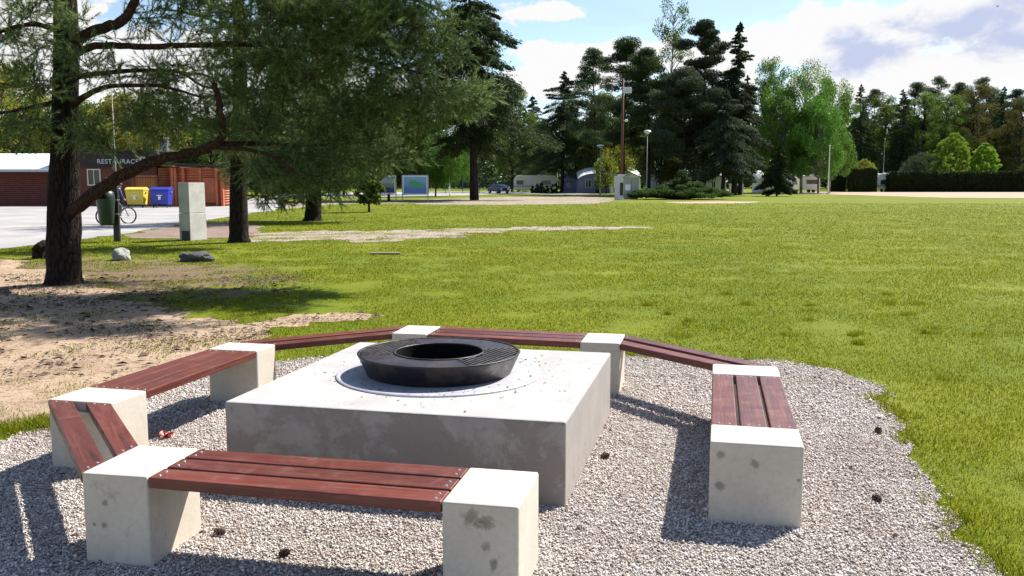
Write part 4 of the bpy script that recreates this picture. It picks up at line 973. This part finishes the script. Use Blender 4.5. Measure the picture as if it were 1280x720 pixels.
# ---- litter bin on a post
bx, by = G(147, 302)
lb = empty('litter_bin', (bx, by, 0), 0, 'dark green litter bin hung on a black post at the edge of the yard', 'litter bin')
MB().box(-.09, .09, -.05, .05, -.1, 1.62).build('post', M['blackpaint'], lb, bevel=.01)
z0, z1 = hz(281, by), hz(238, by)
MB().lathe([(0,z0+.02),(.17,z0),(.20,z0+.06),(.255,z1-.32),(.26,z1-.2),(.24,z1-.06),(.17,z1),(0,z1+.02)], 28, (-.16, -.30)).build('bin', M['bingreen'], lb, smooth=True)
MB().box(-.30, -.02, -.568, -.555, z1-.24, z1-.12).build('opening', M['ironpit'], lb)
MB().box(-.1, .1, -.10, -.052, z0+.3, z0+.34).box(-.1, .1, -.10, -.052, z1-.3, z1-.26).build('bracket', M['steel'], lb)

# ---- bicycle and rider
def skin_person(name, joints, edges, rad, m, parent=None, label=None):
    me = bpy.data.meshes.new(name); bm = bmesh.new(); lay = bm.verts.layers.skin.verify(); vs = [bm.verts.new(j) for j in joints]
    for a, b in edges: bm.edges.new((vs[a], vs[b]))
    for v, r in zip(vs, rad): v[lay].radius = (r, r)
    vs[0][lay].use_root = True
    bm.to_mesh(me); bm.free(); o = link(name, me, m, parent)
    o.modifiers.new('skin', 'SKIN').use_smooth_shade = True; s = o.modifiers.new('sub', 'SUBSURF'); s.levels = 1; s.render_levels = 2
    return o
cx, cy = G(146, 280)
rz = math.radians(50)
bk = empty('bicycle', (cx, cy, 0), rz, 'bicycle being ridden past behind the green litter bin', 'bicycle')
R_ = .34
for x in (-.52, .52):
    w = MB(); ring = [(x+R_*math.cos(a), 0, R_+R_*math.sin(a)) for a in np.linspace(0, 2*PI, 33)]
    wh = MB().tube(ring, .032, 8, cap=False).build('wheel', M['rubber'], bk)
    sp = MB()
    for k in range(14): a = 2*PI*k/14; sp.tube([(x, 0, R_), (x+R_*math.cos(a), 0, R_+R_*math.sin(a))], .0025, 4)
    sp.tube([(x, -.04, R_), (x, .04, R_)], .02, 8); sp.build('spokes', M['steel'], wh)
fr = MB(); BB = (-.05, 0, .29); ST = (-.17, 0, .80); HT = (.33, 0, .78); HB = (.37, 0, .66)
for a, b in ((BB, ST), (ST, HT), (BB, HB), (HT, HB), (BB, (-.52, 0, R_)), (ST, (-.52, 0, R_)), (HB, (.52, 0, R_))): fr.tube([a, b], .017, 8)
fr.build('frame', M['blackpaint'], bk)
MB().tube([(.33, 0, .78), (.30, 0, .95)], .014, 6).tube([(.26, -.29, .97), (.33, -.1, .96), (.33, .1, .96), (.26, .29, .97)], .014, 6).build('handlebar', M['blackpaint'], bk)
MB().box(-.31, -.07, -.06, .06, .90, .94).tube([(-.17, 0, .8), (-.19, 0, .91)], .013, 6).build('saddle', M['rubber'], bk, bevel=.01)
MB().tube([(BB[0], -.07, BB[2]), (BB[0]+.14, -.07, .22)], .01, 6).tube([(BB[0], .07, BB[2]), (BB[0]-.14, .07, .36)], .01, 6).box(BB[0]+.09, BB[0]+.19, -.16, -.07, .21, .235).box(BB[0]-.19, BB[0]-.09, .07, .16, .345, .37).build('pedals', M['steel'], bk)
pe = empty('person', (cx, cy, 0), rz, 'person in a navy top and dark cap leaning forward while riding the bicycle', 'person')
J = [(-.19,0,.99),(-.10,0,1.14),(.03,0,1.32),(.12,0,1.44),(.17,0,1.52),(.21,0,1.60),(.22,0,1.67),      # pelvis .. head top
     (-.14,-.10,.97),(.16,-.12,.74),(.05,-.11,.30),(.17,-.115,.27),   # right leg
     (-.14,.10,.97),(.12,.12,.86),(-.14,.115,.45),(-.03,.12,.41),     # left leg
     (.10,-.18,1.41),(.13,-.26,1.18),(.27,-.28,1.00),(.32,-.28,.99),
     (.10,.18,1.41),(.13,.26,1.18),(.27,.28,1.00),(.32,.28,.99)]
Eg = [(0,1),(1,2),(2,3),(3,4),(4,5),(5,6),(0,7),(7,8),(8,9),(9,10),(0,11),(11,12),(12,13),(13,14),(3,15),(15,16),(16,17),(17,18),(3,19),(19,20),(20,21),(21,22)]
Rd = [.13,.125,.15,.10,.055,.095,.075,.09,.065,.045,.04,.09,.065,.045,.04,.06,.045,.03,.035,.06,.045,.03,.035]
skin_person('body', J, Eg, Rd, M['skin'], pe)
Jt = [J[0],J[1],J[2],J[3],J[15],J[16],(.22,-.275,1.06),J[19],J[20],(.22,.275,1.06)]
skin_person('jacket', Jt, [(0,1),(1,2),(2,3),(3,4),(4,5),(5,6),(3,7),(7,8),(8,9)], [.15,.145,.17,.10,.08,.065,.05,.08,.065,.05], M['shirt'], pe)
Jl = [J[0],J[7],J[8],(.06,-.11,.40),J[11],J[12],(-.12,.115,.53)]
skin_person('trousers', Jl, [(0,1),(1,2),(2,3),(0,4),(4,5),(5,6)], [.15,.11,.085,.06,.11,.085,.06], M['trousers'], pe)
cp = MB().lathe([(.112,0),(.112,.03),(.095,.075),(.05,.105),(0,.112)], 20); o = cp.build('cap', M['hair'], pe, smooth=True); o.location = (.205, 0, 1.625)

# ---- rocks and stump by the big pine
def rock(name, px, py, dims, m, label, seed, cat='rock'):
    x, y = G(px, py); bm = bmesh.new(); bmesh.ops.create_icosphere(bm, subdivisions=4, radius=1)
    for v in bm.verts:
        d = 1+.5*mnoise.noise(v.co*1.0+Vector((seed*3, 0, 0)))+.10*mnoise.fractal(v.co*3.5, .7, 2, 4); v.co *= d
        v.co = Vector((v.co.x*dims[0]/2, v.co.y*dims[1]/2, max(-.02, v.co.z*dims[2]*.62+dims[2]*.4)))
    me = bpy.data.meshes.new(name); bm.to_mesh(me); bm.free(); o = link(name, me, M[m], None); o.location = (x, y+dims[1]/2, 0); o.rotation_euler.z = seed
    tag(o, label, cat)
rock('rock', 147, 326, (.46, .4, .27), 'rock', 'rounded pale grey boulder on the ground below the litter bin', 1.3)
rock('rock', 240, 328, (.74, .45, .21), 'rockdark', 'long dark boulder lying below the concrete pillar', 3.05)
sxx, syy = G(46, 324)
tb = MB(); tb.tube([(0,0,-.05),(0.01,0,.18),(.03,0,.27),(-.02,0,.33)], [.17,.15,.20,.17], 16, wob=.1)
o = tb.build('tree_stump', M['bark'], loc=(sxx, syy+.15, 0)); tag(o, 'short dark tree stump left of the big pine trunk, half in shade', 'stump')
wx, wy = G(482, 318)
o = MB().box(-.36, .36, -.09, .09, 0, .035).build('plank', M['boardwood'], bevel=.006, loc=(wx, wy, .01), rz=.05); tag(o, 'short grey wooden plank lying flat on the lawn', 'plank')

# ---- pine cones and a red scrap on the gravel
def cone_mesh():
    b = MB(); n = 9
    for i in range(9):
        z = -.022+.0055*i; r = .016*math.sin(PI*(i+1.2)/10.5)+.003
        for k in range(n):
            a = 2*PI*(k+.5*(i % 2))/n; c, s = math.cos(a), math.sin(a); q = .004
            b.add([(r*.4*c, r*.4*s, z), ((r*c-s*q), (r*s+c*q), z+.004), (r*1.25*c, r*1.25*s, z+.006), ((r*c+s*q), (r*s-c*q), z+.004)], [(0,1,2),(0,2,3)])
    b.lathe([(0,-.024),(.010,-.012),(.011,.010),(0,.028)], 10); return b.mesh('pine_cone')
cm = cone_mesh(); cm.materials.append(M['cone'])
cones = [(1098,543,'pine cone on the gravel near the lawn edge, right of the end block'),(1097,629,'small pine cone on the gravel low at the right'),(755,575,'pine cone on the gravel just right of the platform corner'),
         (357,698,'dark pine cone on the gravel beneath the front seat, near the bottom edge'),(276,670,'pine cone lying right of the near left concrete block')]
for px, py, l in cones:
    x, y = G(px, py); o = link('pine_cone', cm); o.location = (x, y, .026); o.rotation_euler = (1.5, random.random(), random.random()*6); o.scale = (1.15,)*3; tag(o, l, 'pine cone', 'fallen pine cones')
x, y = G(207, 549); b = MB()
for i in range(14):
    a = random.random()*6.28; r = random.uniform(0, .045); q = Vector((r*math.cos(a), r*math.sin(a), random.uniform(.005, .035))); u = Vector(rvec(1)[0])*.03; v = Vector(rvec(1)[0])*.02
    b.add([q-u, q+v, q+u, q-v], [(0,1,2,3)])
o = b.build('paper_scrap', M['red'], loc=(x, y, .012)); tag(o, 'crumpled red scrap of litter on the gravel behind the outer left block', 'litter')

# ================================================================== POLES, LAMPS, CABINETS, BOARDS
def lamp(px, Y, ty, label, head=.45, pm='polegrey', ps=1):
    c = P(px, 240, Y); H = hz(ty, Y); root = empty('street_lamp', (c.x, Y, 0), 0, label, 'street lamp', 'grey street lamps in the camp')
    MB().tube([(0,0,-.1),(0,0,.9),(0,0,1.0),(0,0,H-.3)], [.10*ps,.10*ps,.065*ps,.045*ps], 10).build('pole', M[pm], root, smooth=True)
    MB().lathe([(0,H-.42),(.12,H-.40),(head*.75,H-.22),(head,H-.14)], 20).build('lamp_glass', M['lampglass'], root, smooth=True)
    MB().lathe([(head+.02,H-.15),(head*.9,H-.05),(head*.5,H+.03),(0,H+.05)], 20).build('lamp_shade', M['lampglass'], root, smooth=True)
    MB().box(-.07, .07, -.12, -.10, .35, .75).build('service_door', M['steel'], root)
lamp(808, 97, 163, 'taller street lamp just right of the meter cabinets', .40, 'polegrey', .7); lamp(750, 118, 181, 'shorter street lamp left of the brown floodlight pole', .5)
lamp(146, 52, 92, 'slim grey street lamp rising behind the litter bin and the restaurant sign', .2, 'polegrey', .5)
def floodpole():
    Y = 98; c = P(777, 240, Y); H = hz(98, Y); root = empty('floodlight_pole', (c.x, Y, 0), 0, 'tall brown pole with a floodlight on top and a camera halfway, behind the meter cabinets', 'pole')
    MB().tube([(0,0,-.2),(0,0,H*.6),(0,0,H)], [.17,.14,.10], 10).build('pole', M['polewood'], root, smooth=True)
    z = hz(112, Y); MB().box(-.25, .75, -.08, .08, z-.05, z+.05).build('cross_arm', M['steel'], root)
    for x in (0.2, .62): fl = MB().box(x-.24, x+.24, -.42, -.12, z-.40, z+.22).build('floodlight', M['white'], root, bevel=.02); MB().box(x-.19, x+.19, -.44, -.425, z-.34, z+.16).build('lens', M['lampglass'], fl)
    z = hz(151, Y); MB().tube([(.1,0,z),(.35,-.1,z)], .04, 6).lathe([(0,z-.14),(.12,z-.1),(.16,z),(.16,z+.12),(0,z+.16)], 14, (.38,-.12)).build('camera_dome', M['white'], root)
floodpole()
def pole(px, Y, ty, label, m='polegrey', r=.06, name='flag_pole'):
    c = P(px, 240, Y); H = hz(ty, Y); root = empty(name, (c.x, Y, 0), 0, label, 'pole')
    MB().tube([(0,0,-.1),(0,0,H)], [r*1.3, r*.8], 8).build('shaft', M[m], root); MB().lathe([(0,H+r*2),(r*1.2,H+r),(0,H)], 8).build('cap', M['white'], root)
    MB().box(-r*2, r*2, -r*2, r*2, -.02, .12).build('foot', M['steel'], root)
pole(1035, 132, 183, 'pale bare flag pole in front of the bright green birches', 'white', .09); pole(1103, 166, 174, 'thin grey pole with a small lamp above the blue and white van', 'polegrey', .07, 'mast')
pole(562, 120, 206, 'thin white mast by the fence near the willow', 'white', .05, 'mast')
cx_, cy_ = G(773, 250)
mc = empty('meter_pillar', (cx_, cy_, 0), 0, 'narrow light grey meter pillar, left of the pair on the lawn edge', 'cabinet')
MB().box(-.37, .40, -.2, .25, 0, 1.16).build('lower_case', M['cabinet2'], mc, bevel=.01); MB().box(-.42, .42, -.22, .27, 1.17, 2.35).build('upper_case', M['cabinet2'], mc, bevel=.015)
MB().box(.12, .42, -.235, -.215, .45, 1.7).build('dark_door', M['blackpaint'], mc)
MB().box(-.1, .7, .1, .3, 2.3, 2.5).build('cap', M['cabinet2'], mc, bevel=.01)
cx_, cy_ = G(788.5, 249)
mc = empty('electric_cabinet', (cx_, cy_, 0), 0, 'wide grey green electric cabinet with a pale notice on its door', 'cabinet')
MB().box(-.78, .78, -.25, .25, .12, 2.15).build('case', M['cabinet'], mc, bevel=.015); MB().box(-.82, .82, -.29, .29, 2.16, 2.22).build('roof', M['cabinet'], mc); MB().box(-.7, .7, -.2, .2, 0, .115).build('plinth', M['pillar'], mc)
MB().box(-.62, -.1, -.262, -.252, .9, 1.5).build('notice', M['white'], mc); MB().box(.0, .02, -.26, -.251, .2, 2.1).build('door_seam', M['blackpaint'], mc)
# small white hatch boxes right of the juniper
x, y = G(921, 242); b = empty('utility_box', (x, y, 0), 0, 'small white box with a dark open front right of the juniper mound', 'box')
MB().box(-1.0, 1.0, 0, .9, 0, 1.5).build('case', M['white'], b, bevel=.03); MB().box(-.8, .3, -.03, -.01, .15, 1.2).build('opening', M['blackpaint'], b)

def map_mat():
    m, nt = new_mat('camp_map_print'); n = N(nt); co = n.co('Generated')
    sp = n('ShaderNodeSeparateXYZ'); n.l(co, sp.inputs[0])
    nz = n.noise(3.0, 5, .6, co); x = n.math('SUBTRACT', sp.outputs[0], .5); z = n.math('SUBTRACT', sp.outputs[2], .58)
    z = n.math('ADD', z, n.math('MULTIPLY', x, .35))
    d = n.math('SQRT', n.math('ADD', n.math('MULTIPLY', n.math('MULTIPLY', x, x), 5.5), n.math('MULTIPLY', n.math('MULTIPLY', z, z), 15)))
    isl = n.math('ADD', d, n.math('MULTIPLY', n.math('SUBTRACT', nz, .5), 1.4))
    sea = n.mix(n.mr(sp.outputs[2], .15, .9), (.10,.20,.46), (.22,.40,.55))
    c = n.mix(n.mr(isl, .72, .80, 1, 0), sea, (.10,.36,.16))
    c = n.mix(n.mr(n.noise(22, 2, .5, co), .64, .68, 0, .6), c, (.5,.55,.5))
    n.out(c, .4, spec=.4); return m
def photo_mat():
    m, nt = new_mat('landscape_print'); n = N(nt); co = n.co('Generated'); sp = n('ShaderNodeSeparateXYZ'); n.l(co, sp.inputs[0])
    f = n.math('ADD', sp.outputs[2], n.math('MULTIPLY', n.math('SUBTRACT', n.noise(4, 5, .6, co), .5), .3))
    c = n.ramp(f, [(.1, (.02,.03,.16)), (.30, (.03,.04,.20)), (.36, (.16,.18,.10)), (.6, (.24,.27,.12)), (.7, (.30,.36,.38))])
    n.out(c, .4, spec=.4); return m
def board(px0, px1, y0, y1, m, label):
    Y = 80.5; a, b = P(px0, 240, Y), P(px1, 240, Y); W = b.x-a.x; root = empty('display_board', ((a.x+b.x)/2, Y, 0), 0, label, 'display board', 'display boards at the edge of the yard')
    z0, z1 = hz(y1, Y), hz(y0, Y)
    for x in (-W/2, W/2): MB().tube([(x, 0, -.1), (x, 0, z1+.02)], .045, 8).build('post', M['steel'], root)
    MB().box(-W/2+.05, W/2-.05, -.012, .012, z0, z1).build('panel', M['white'], root)
    MB().box(-W/2+.13, W/2-.13, -.020, -.0125, z0+.07, z1-.09).build('print', m, root)
    for z in (z0-.04, z1+.04): MB().tube([(-W/2, 0, z), (W/2, 0, z)], .025, 6).build('rail', M['steel'], root)
    return root
mm, pm = map_mat(), photo_mat()
board(503, 535, 219.5, 243, mm, 'display board with a blue and green map, the right one'); board(463, 495, 219.5, 242, pm, 'display board with a dark blue and olive picture, the left one behind twigs')

# ---- mesh fence and car
def fence(px0, px1, Y, h, label):
    a, b = P(px0, 240, Y).x, P(px1, 240, Y).x; root = empty('mesh_fence', ((a+b)/2, Y, 0), 0, label, 'fence'); W = b-a; n = int(W/2.5)
    for i in range(n+1): x = -W/2+W*i/n; MB().box(x-.04, x+.04, -.04, .04, 0, h+.1).build('post', M['fence'], root)
    wr = MB()
    for i in range(int(W/.12)): x = -W/2+i*.12; wr.box(x, x+.012, .045, .06, .05, h)
    for z in (.06, .5, 1.0, h-.02): wr.box(-W/2, W/2, .062, .08, z, z+.02)
    wr.build('wire_panel', M['fence'], root)
fence(536, 642, 138, 1.9, 'blue green wire mesh fence between the willow and the cream caravan')

def far_car(px, Y, rz, label):
    c = P(px, 240, Y); root = empty('parked_car', (c.x, Y, 0), rz, label, 'car')
    prof = [(-2.1,.35),(-2.15,.75),(-1.95,.95),(-1.2,1.0),(-.6,1.42),(.75,1.45),(1.5,1.02),(2.05,.92),(2.12,.4)]
    b = MB(); L, R2 = [], []
    for x, z in prof:
        w = .84 if z < 1.2 else .66; L.append((x, -w, z)); R2.append((x, w, z))
    n = len(prof); b.add(L+R2, [tuple(range(n)), tuple(range(2*n-1, n-1, -1))]+[(i, n+i, n+(i+1) % n, (i+1) % n) for i in range(n)]); b.build('body', M['carblue'], root, bevel=.04)
    MB().add([(-.66,-.80,1.08),(-.35,-.70,1.36),(.62,-.70,1.38),(1.2,-.80,1.06)], [(0,1,2,3)]).build('window', M['glass'], root).location = (0, -.035, 0)
    MB().add([(2.0-.52,-.62,1.07),(2.0-.52,.62,1.07),(.86,.55,1.40),(.86,-.55,1.40)], [(0,1,2,3)]).build('windscreen', M['glass'], root).location = (.05, 0, .03)
    for x in (-1.3, 1.3):
        for y in (-.82, .82):
            w = MB().tube([(x, y-.1, .32), (x, y+.1, .32)], .32, 18).build('wheel', M['rubber'], root); MB().tube([(x, y-.11, .32), (x, y+.11, .32)], .18, 12).build('rim', M['steel'], w)
    for y in (-.6, .6): MB().cbox((2.10, y, .72), (.06, .3, .16)).build('headlight', M['lampglass'], root)
far_car(623, 138, math.radians(-62), 'dark blue car parked behind the trunk of the tall black conifer, by the mesh fence')

# ---- caravans, awnings, tents
def caravan(px0, px1, Y, h, m, label, wins, depth=2.2, stripe=None):
    a, b = P(px0, 240, Y).x, P(px1, 240, Y).x; W = b-a; root = empty('caravan', ((a+b)/2, Y, 0), 0, label, 'caravan'); z0 = .45
    prof = [(-W/2+.1,z0),(-W/2,z0+.5),(-W/2+.08,h-.55),(-W/2+.45,h-.08),(-W/2+.9,h),(W/2-.9,h),(W/2-.4,h-.1),(W/2-.06,h-.6),(W/2,z0+.5),(W/2-.12,z0)]
    n = len(prof); bd = MB().add([(x, 0, z) for x, z in prof]+[(x, depth, z) for x, z in prof], [tuple(range(n)), tuple(range(2*n-1, n-1, -1))]+[(i, n+i, n+(i+1) % n, (i+1) % n) for i in range(n)])
    bd.build('body', M[m], root, bevel=.04)
    for f0, f1, za, zb in wins:
        x0_, x1_ = -W/2+W*f0, -W/2+W*f1; fr = MB().box(x0_-.05, x1_+.05, -.03, -.004, za-.05, zb+.05).build('window', M['steel'], root); MB().box(x0_, x1_, -.045, -.031, za, zb).build('pane', M['glass'], fr)
    if stripe: MB().box(-W/2+.1, W/2-.1, -.012, -.003, 1.02, 1.14).build('stripe', M[stripe], root)
    for x in (-.4, .4): MB().tube([(x, .02, .3), (x, .22, .3)], .3, 16).build('wheel', M['rubber'], root)
    MB().tube([(-W/2, 1.1, .45), (-W/2-1.0, 1.1, .42)], .05, 6).build('tow_bar', M['steel'], root)
    MB().box(W*.05, W*.05+.5, .8, 1.3, h+.002, h+.14).build('roof_hatch', M['white'], root)
    return root
caravan(642, 697, 150, hz(219, 150), 'cream', 'long cream caravan with two dark windows beside the mesh fence', [(.07,.22,1.35,2.0),(.66,.84,1.35,2.0)], stripe='ochre')
caravan(702, 722, 154, hz(220, 154), 'white', 'white caravan half hidden by the trunk of the lone bushy conifer', [(.35,.7,1.3,2.0)], stripe='carblue')
caravan(1003, 1025, 152, hz(219, 152), 'white', 'white caravan end with one wide dark window below the birches', [(.22,.85,1.45,2.1)])
caravan(1096, 1114, 164, hz(217, 164), 'white', 'blue and white caravan between the short and the long hedge', [(.25,.8,1.3,2.1)], stripe='carblue')
caravan(985, 1001, 158, hz(222, 158), 'white', 'white caravan hidden behind the small lone spruce', [(.3,.7,1.3,1.9)])
def tent(px0, px1, Y, h, label, body, roof, arch=True, wins=2, depth=3.2):
    a, b = P(px0, 240, Y).x, P(px1, 240, Y).x; W = b-a; root = empty('awning_tent', ((a+b)/2, Y, 0), 0, label, 'tent', 'awnings and tents of the camp')
    n = 14; eave = h*.72
    top = [(-W/2+W*i/n, eave+(h-eave)*(math.sin(PI*i/n)**.7 if arch else 1-abs(2*i/n-1))) for i in range(n+1)]
    prof = [(-W/2-.15, 0)]+top+[(W/2+.15, 0)]; k = len(prof)
    MB().add([(x, 0, z) for x, z in prof], [tuple(range(k))]).add([(x, .03, z) for x, z in prof], [tuple(range(k))]).build('front_wall', M[body], root)
    MB().add([(x, depth, z) for x, z in prof], [tuple(range(k))]).add([(-W/2-.15, .03, 0), (-W/2-.15, depth, 0), (-W/2, depth, eave), (-W/2, .03, eave)], [(0,1,2,3)]).add([(W/2+.15, .03, 0), (W/2+.15, depth, 0), (W/2, depth, eave), (W/2, .03, eave)], [(0,1,2,3)]).build('side_wall', M[body], root)
    m = len(top); lift = .05
    MB().add([(x*1.04, -.25, z+lift) for x, z in top]+[(x*1.04, depth+.1, z+lift+.95) for x, z in top]+[(x*1.04, -.25, z+lift+.07) for x, z in top]+[(x*1.04, depth+.1, z+lift+1.02) for x, z in top],
             [(i, i+1, m+i+1, m+i) for i in range(m-1)]+[(2*m+i, 3*m+i, 3*m+i+1, 2*m+i+1) for i in range(m-1)]+[(i, 2*m+i, 2*m+i+1, i+1) for i in range(m-1)]).build('roof', M[roof], root)
    for j in range(wins):
        x = -W/2+W*(.22+.28*j); w = W*.18; f = MB().box(x-.05, x+w+.05, -.03, -.005, .95, eave-.05).build('window', M['canvas'], root); MB().box(x, x+w/2-.03, -.045, -.031, 1.0, eave-.1).box(x+w/2+.03, x+w, -.045, -.031, 1.0, eave-.1).build('pane', M['glass'], f)
    return root
tent(764, 765.5, 141, hz(216, 141), 'slim white canvas screen left of the meter pillar', 'canvas', 'canvas', wins=0)
tent(723, 762, 142, hz(217.5, 142), 'blue grey awning with an arched white roof and two windows', 'tentblue', 'canvas')
tent(706, 722, 146, hz(224, 146), 'low blue canvas windbreak tent beside the arched awning', 'tentblue', 'tentblue', wins=1)
tent(767, 800, 150, hz(214, 150), 'white tent with a raised peak behind the meter cabinets', 'canvas', 'canvas', False, 0)
tent(814, 838, 128, hz(219, 128), 'white roofed tent behind the left end of the juniper mound', 'tentgrey', 'canvas', False, 1)
tent(836, 872, 134, hz(218, 134), 'long white roofed tent behind the middle of the juniper mound', 'tentgrey', 'canvas', True, 1)
tent(885, 907, 130, hz(219.5, 130), 'grey awning behind the right end of the juniper mound', 'tentgrey', 'tentgrey', True, 1)
tent(947, 962, 150, hz(221, 150), 'small white tent left of the lone spruce', 'canvas', 'canvas', True, 0)
# row of little conifers before the cream caravan
for i in range(7):
    tree('dwarf_conifer', 'spruce', 665+i*6.2, 143, 1.25+.25*(i % 3), 'needle_dark', 'bark_far', 'dwarf dark conifer in the row in front of the cream caravan', 'dwarf conifers in front of the cream caravan', seed=81, ncard=1500, R=.5, cat='shrub')
# a bird high at the right
bp = P(1247, 8, 120); b = MB(); b.add([(-.45,0,.08),(-.2,.08,.14),(0,.05,.03),(0,-.10,.03),(-.2,-.02,.13)], [(0,1,2,3,4)]).add([(.45,0,.08),(.2,.08,.14),(0,.05,.03),(0,-.10,.03),(.2,-.02,.13)], [(0,1,2,3,4)]).tube([(0,.2,0),(0,.05,.01),(0,-.15,.01),(0,-.28,0)], [.02,.06,.05,.02], 8)
o = b.build('bird', M['feather'], loc=bp); tag(o, 'small dark bird flying high before the clouds at the upper right', 'bird')

# ================================================================== LIGHT AND SKY
SUN_EL = math.radians(47); SUN_AZ = math.radians(49)      # azimuth clockwise from +Y
sd = bpy.data.lights.new('sun', 'SUN'); so = bpy.data.objects.new('sun', sd); COL.objects.link(so)
sd.energy = 5.0; sd.angle = math.radians(.53); sd.color = (1.0, .95, .87)
to = Vector((math.sin(SUN_AZ)*math.cos(SUN_EL), math.cos(SUN_AZ)*math.cos(SUN_EL), math.sin(SUN_EL)))
so.rotation_euler = to.to_track_quat('Z', 'Y').to_euler()

w = bpy.data.worlds.new('World'); SC.world = w; w.use_nodes = True; nt = w.node_tree; nt.nodes.clear(); n = N(nt)
sky = n('ShaderNodeTexSky', sky_type='NISHITA'); sky.sun_disc = False; sky.sun_elevation = SUN_EL; sky.sun_rotation = SUN_AZ; sky.altitude = 300; sky.air_density = 1.0; sky.dust_density = .6; sky.ozone_density = 1.6
gc = n('ShaderNodeTexCoord').outputs['Generated']
def ell(px, py, rx, ry):                   # cloud bank centred on a direction
    x, y, z = ray(px, py); v = Vector((x, y, z)).normalized()
    s = n('ShaderNodeVectorMath', operation='SUBTRACT'); n.l(gc, s.inputs[0]); s.inputs[1].default_value = v
    m = n('ShaderNodeVectorMath', operation='MULTIPLY'); n.l(s.outputs[0], m.inputs[0]); m.inputs[1].default_value = (FPX/rx, FPX/rx*.5, FPX/ry)
    L_ = n('ShaderNodeVectorMath', operation='LENGTH'); n.l(m.outputs[0], L_.inputs[0]); return n.math('SUBTRACT', 1, L_.outputs['Value'])
def union(lst):
    a = lst[0]
    for b in lst[1:]: a = n.math('MAXIMUM', a, b)
    return a
mp = n('ShaderNodeMapping'); mp.inputs['Scale'].default_value = (1, 1, 1.7); n.l(gc, mp.inputs[0]); cz = mp.outputs[0]
f1 = n.noise(13, 9, .6, cz, .2); f2 = n.noise(16.0, 8, .6, cz, .3)
shape = union([ell(1140,30,150,40), ell(1050,62,110,38), ell(1270,40,130,60), ell(990,62,90,30), ell(1180,92,260,30), ell(760,75,130,22), ell(690,95,90,20), ell(680,12,60,14), ell(200,95,260,60), ell(-200,40,300,100), ell(1600,30,260,90)])
dens = n.math('ADD', shape, n.math('MULTIPLY', n.math('SUBTRACT', f1, .5), 3.6))
mask = n.mr(dens, -.05, .22)
grey = union([ell(1205,32,78,30), ell(1068,66,66,24), ell(1270,52,70,20)])
gmask = n.mr(n.math('ADD', grey, n.math('MULTIPLY', n.math('SUBTRACT', f2, .5), 3.2)), -.1, .8, 0, .9)
mw = n('ShaderNodeMapping'); mw.inputs['Scale'].default_value = (1.2, 1.2, 7); mw.inputs['Rotation'].default_value = (0, .12, 0); n.l(gc, mw.inputs[0])
wisp = n.mr(n.noise(3.2, 8, .62, mw.outputs[0], .5), .42, .72, 0, .30)
sp = n('ShaderNodeSeparateXYZ'); n.l(gc, sp.inputs[0]); low = n.mr(sp.outputs[2], .0, .15, .5, 0)
SKY_S = .26
skyc = n.mix(1.0, sky.outputs[0], (SKY_S,)*3, 'MULTIPLY')
WH = (.88,.98,1.22)
c = n.mix(n.math('MAXIMUM', wisp, low), skyc, WH)
cc = n.mix(gmask, (1.5,1.5,1.5), (.82,.93,1.30)); c = n.mix(mask, c, cc)
bg = n('ShaderNodeBackground'); n.l(c, bg.inputs[0]); bg.inputs[1].default_value = .30
wo = n('ShaderNodeOutputWorld'); n.l(bg.outputs[0], wo.inputs[0])

SC.view_settings.view_transform = 'Standard'; SC.view_settings.look = 'None'; SC.view_settings.gamma = 1; SC.view_settings.exposure = 1.12
SC.cycles.max_bounces = 8; SC.cycles.transparent_max_bounces = 8
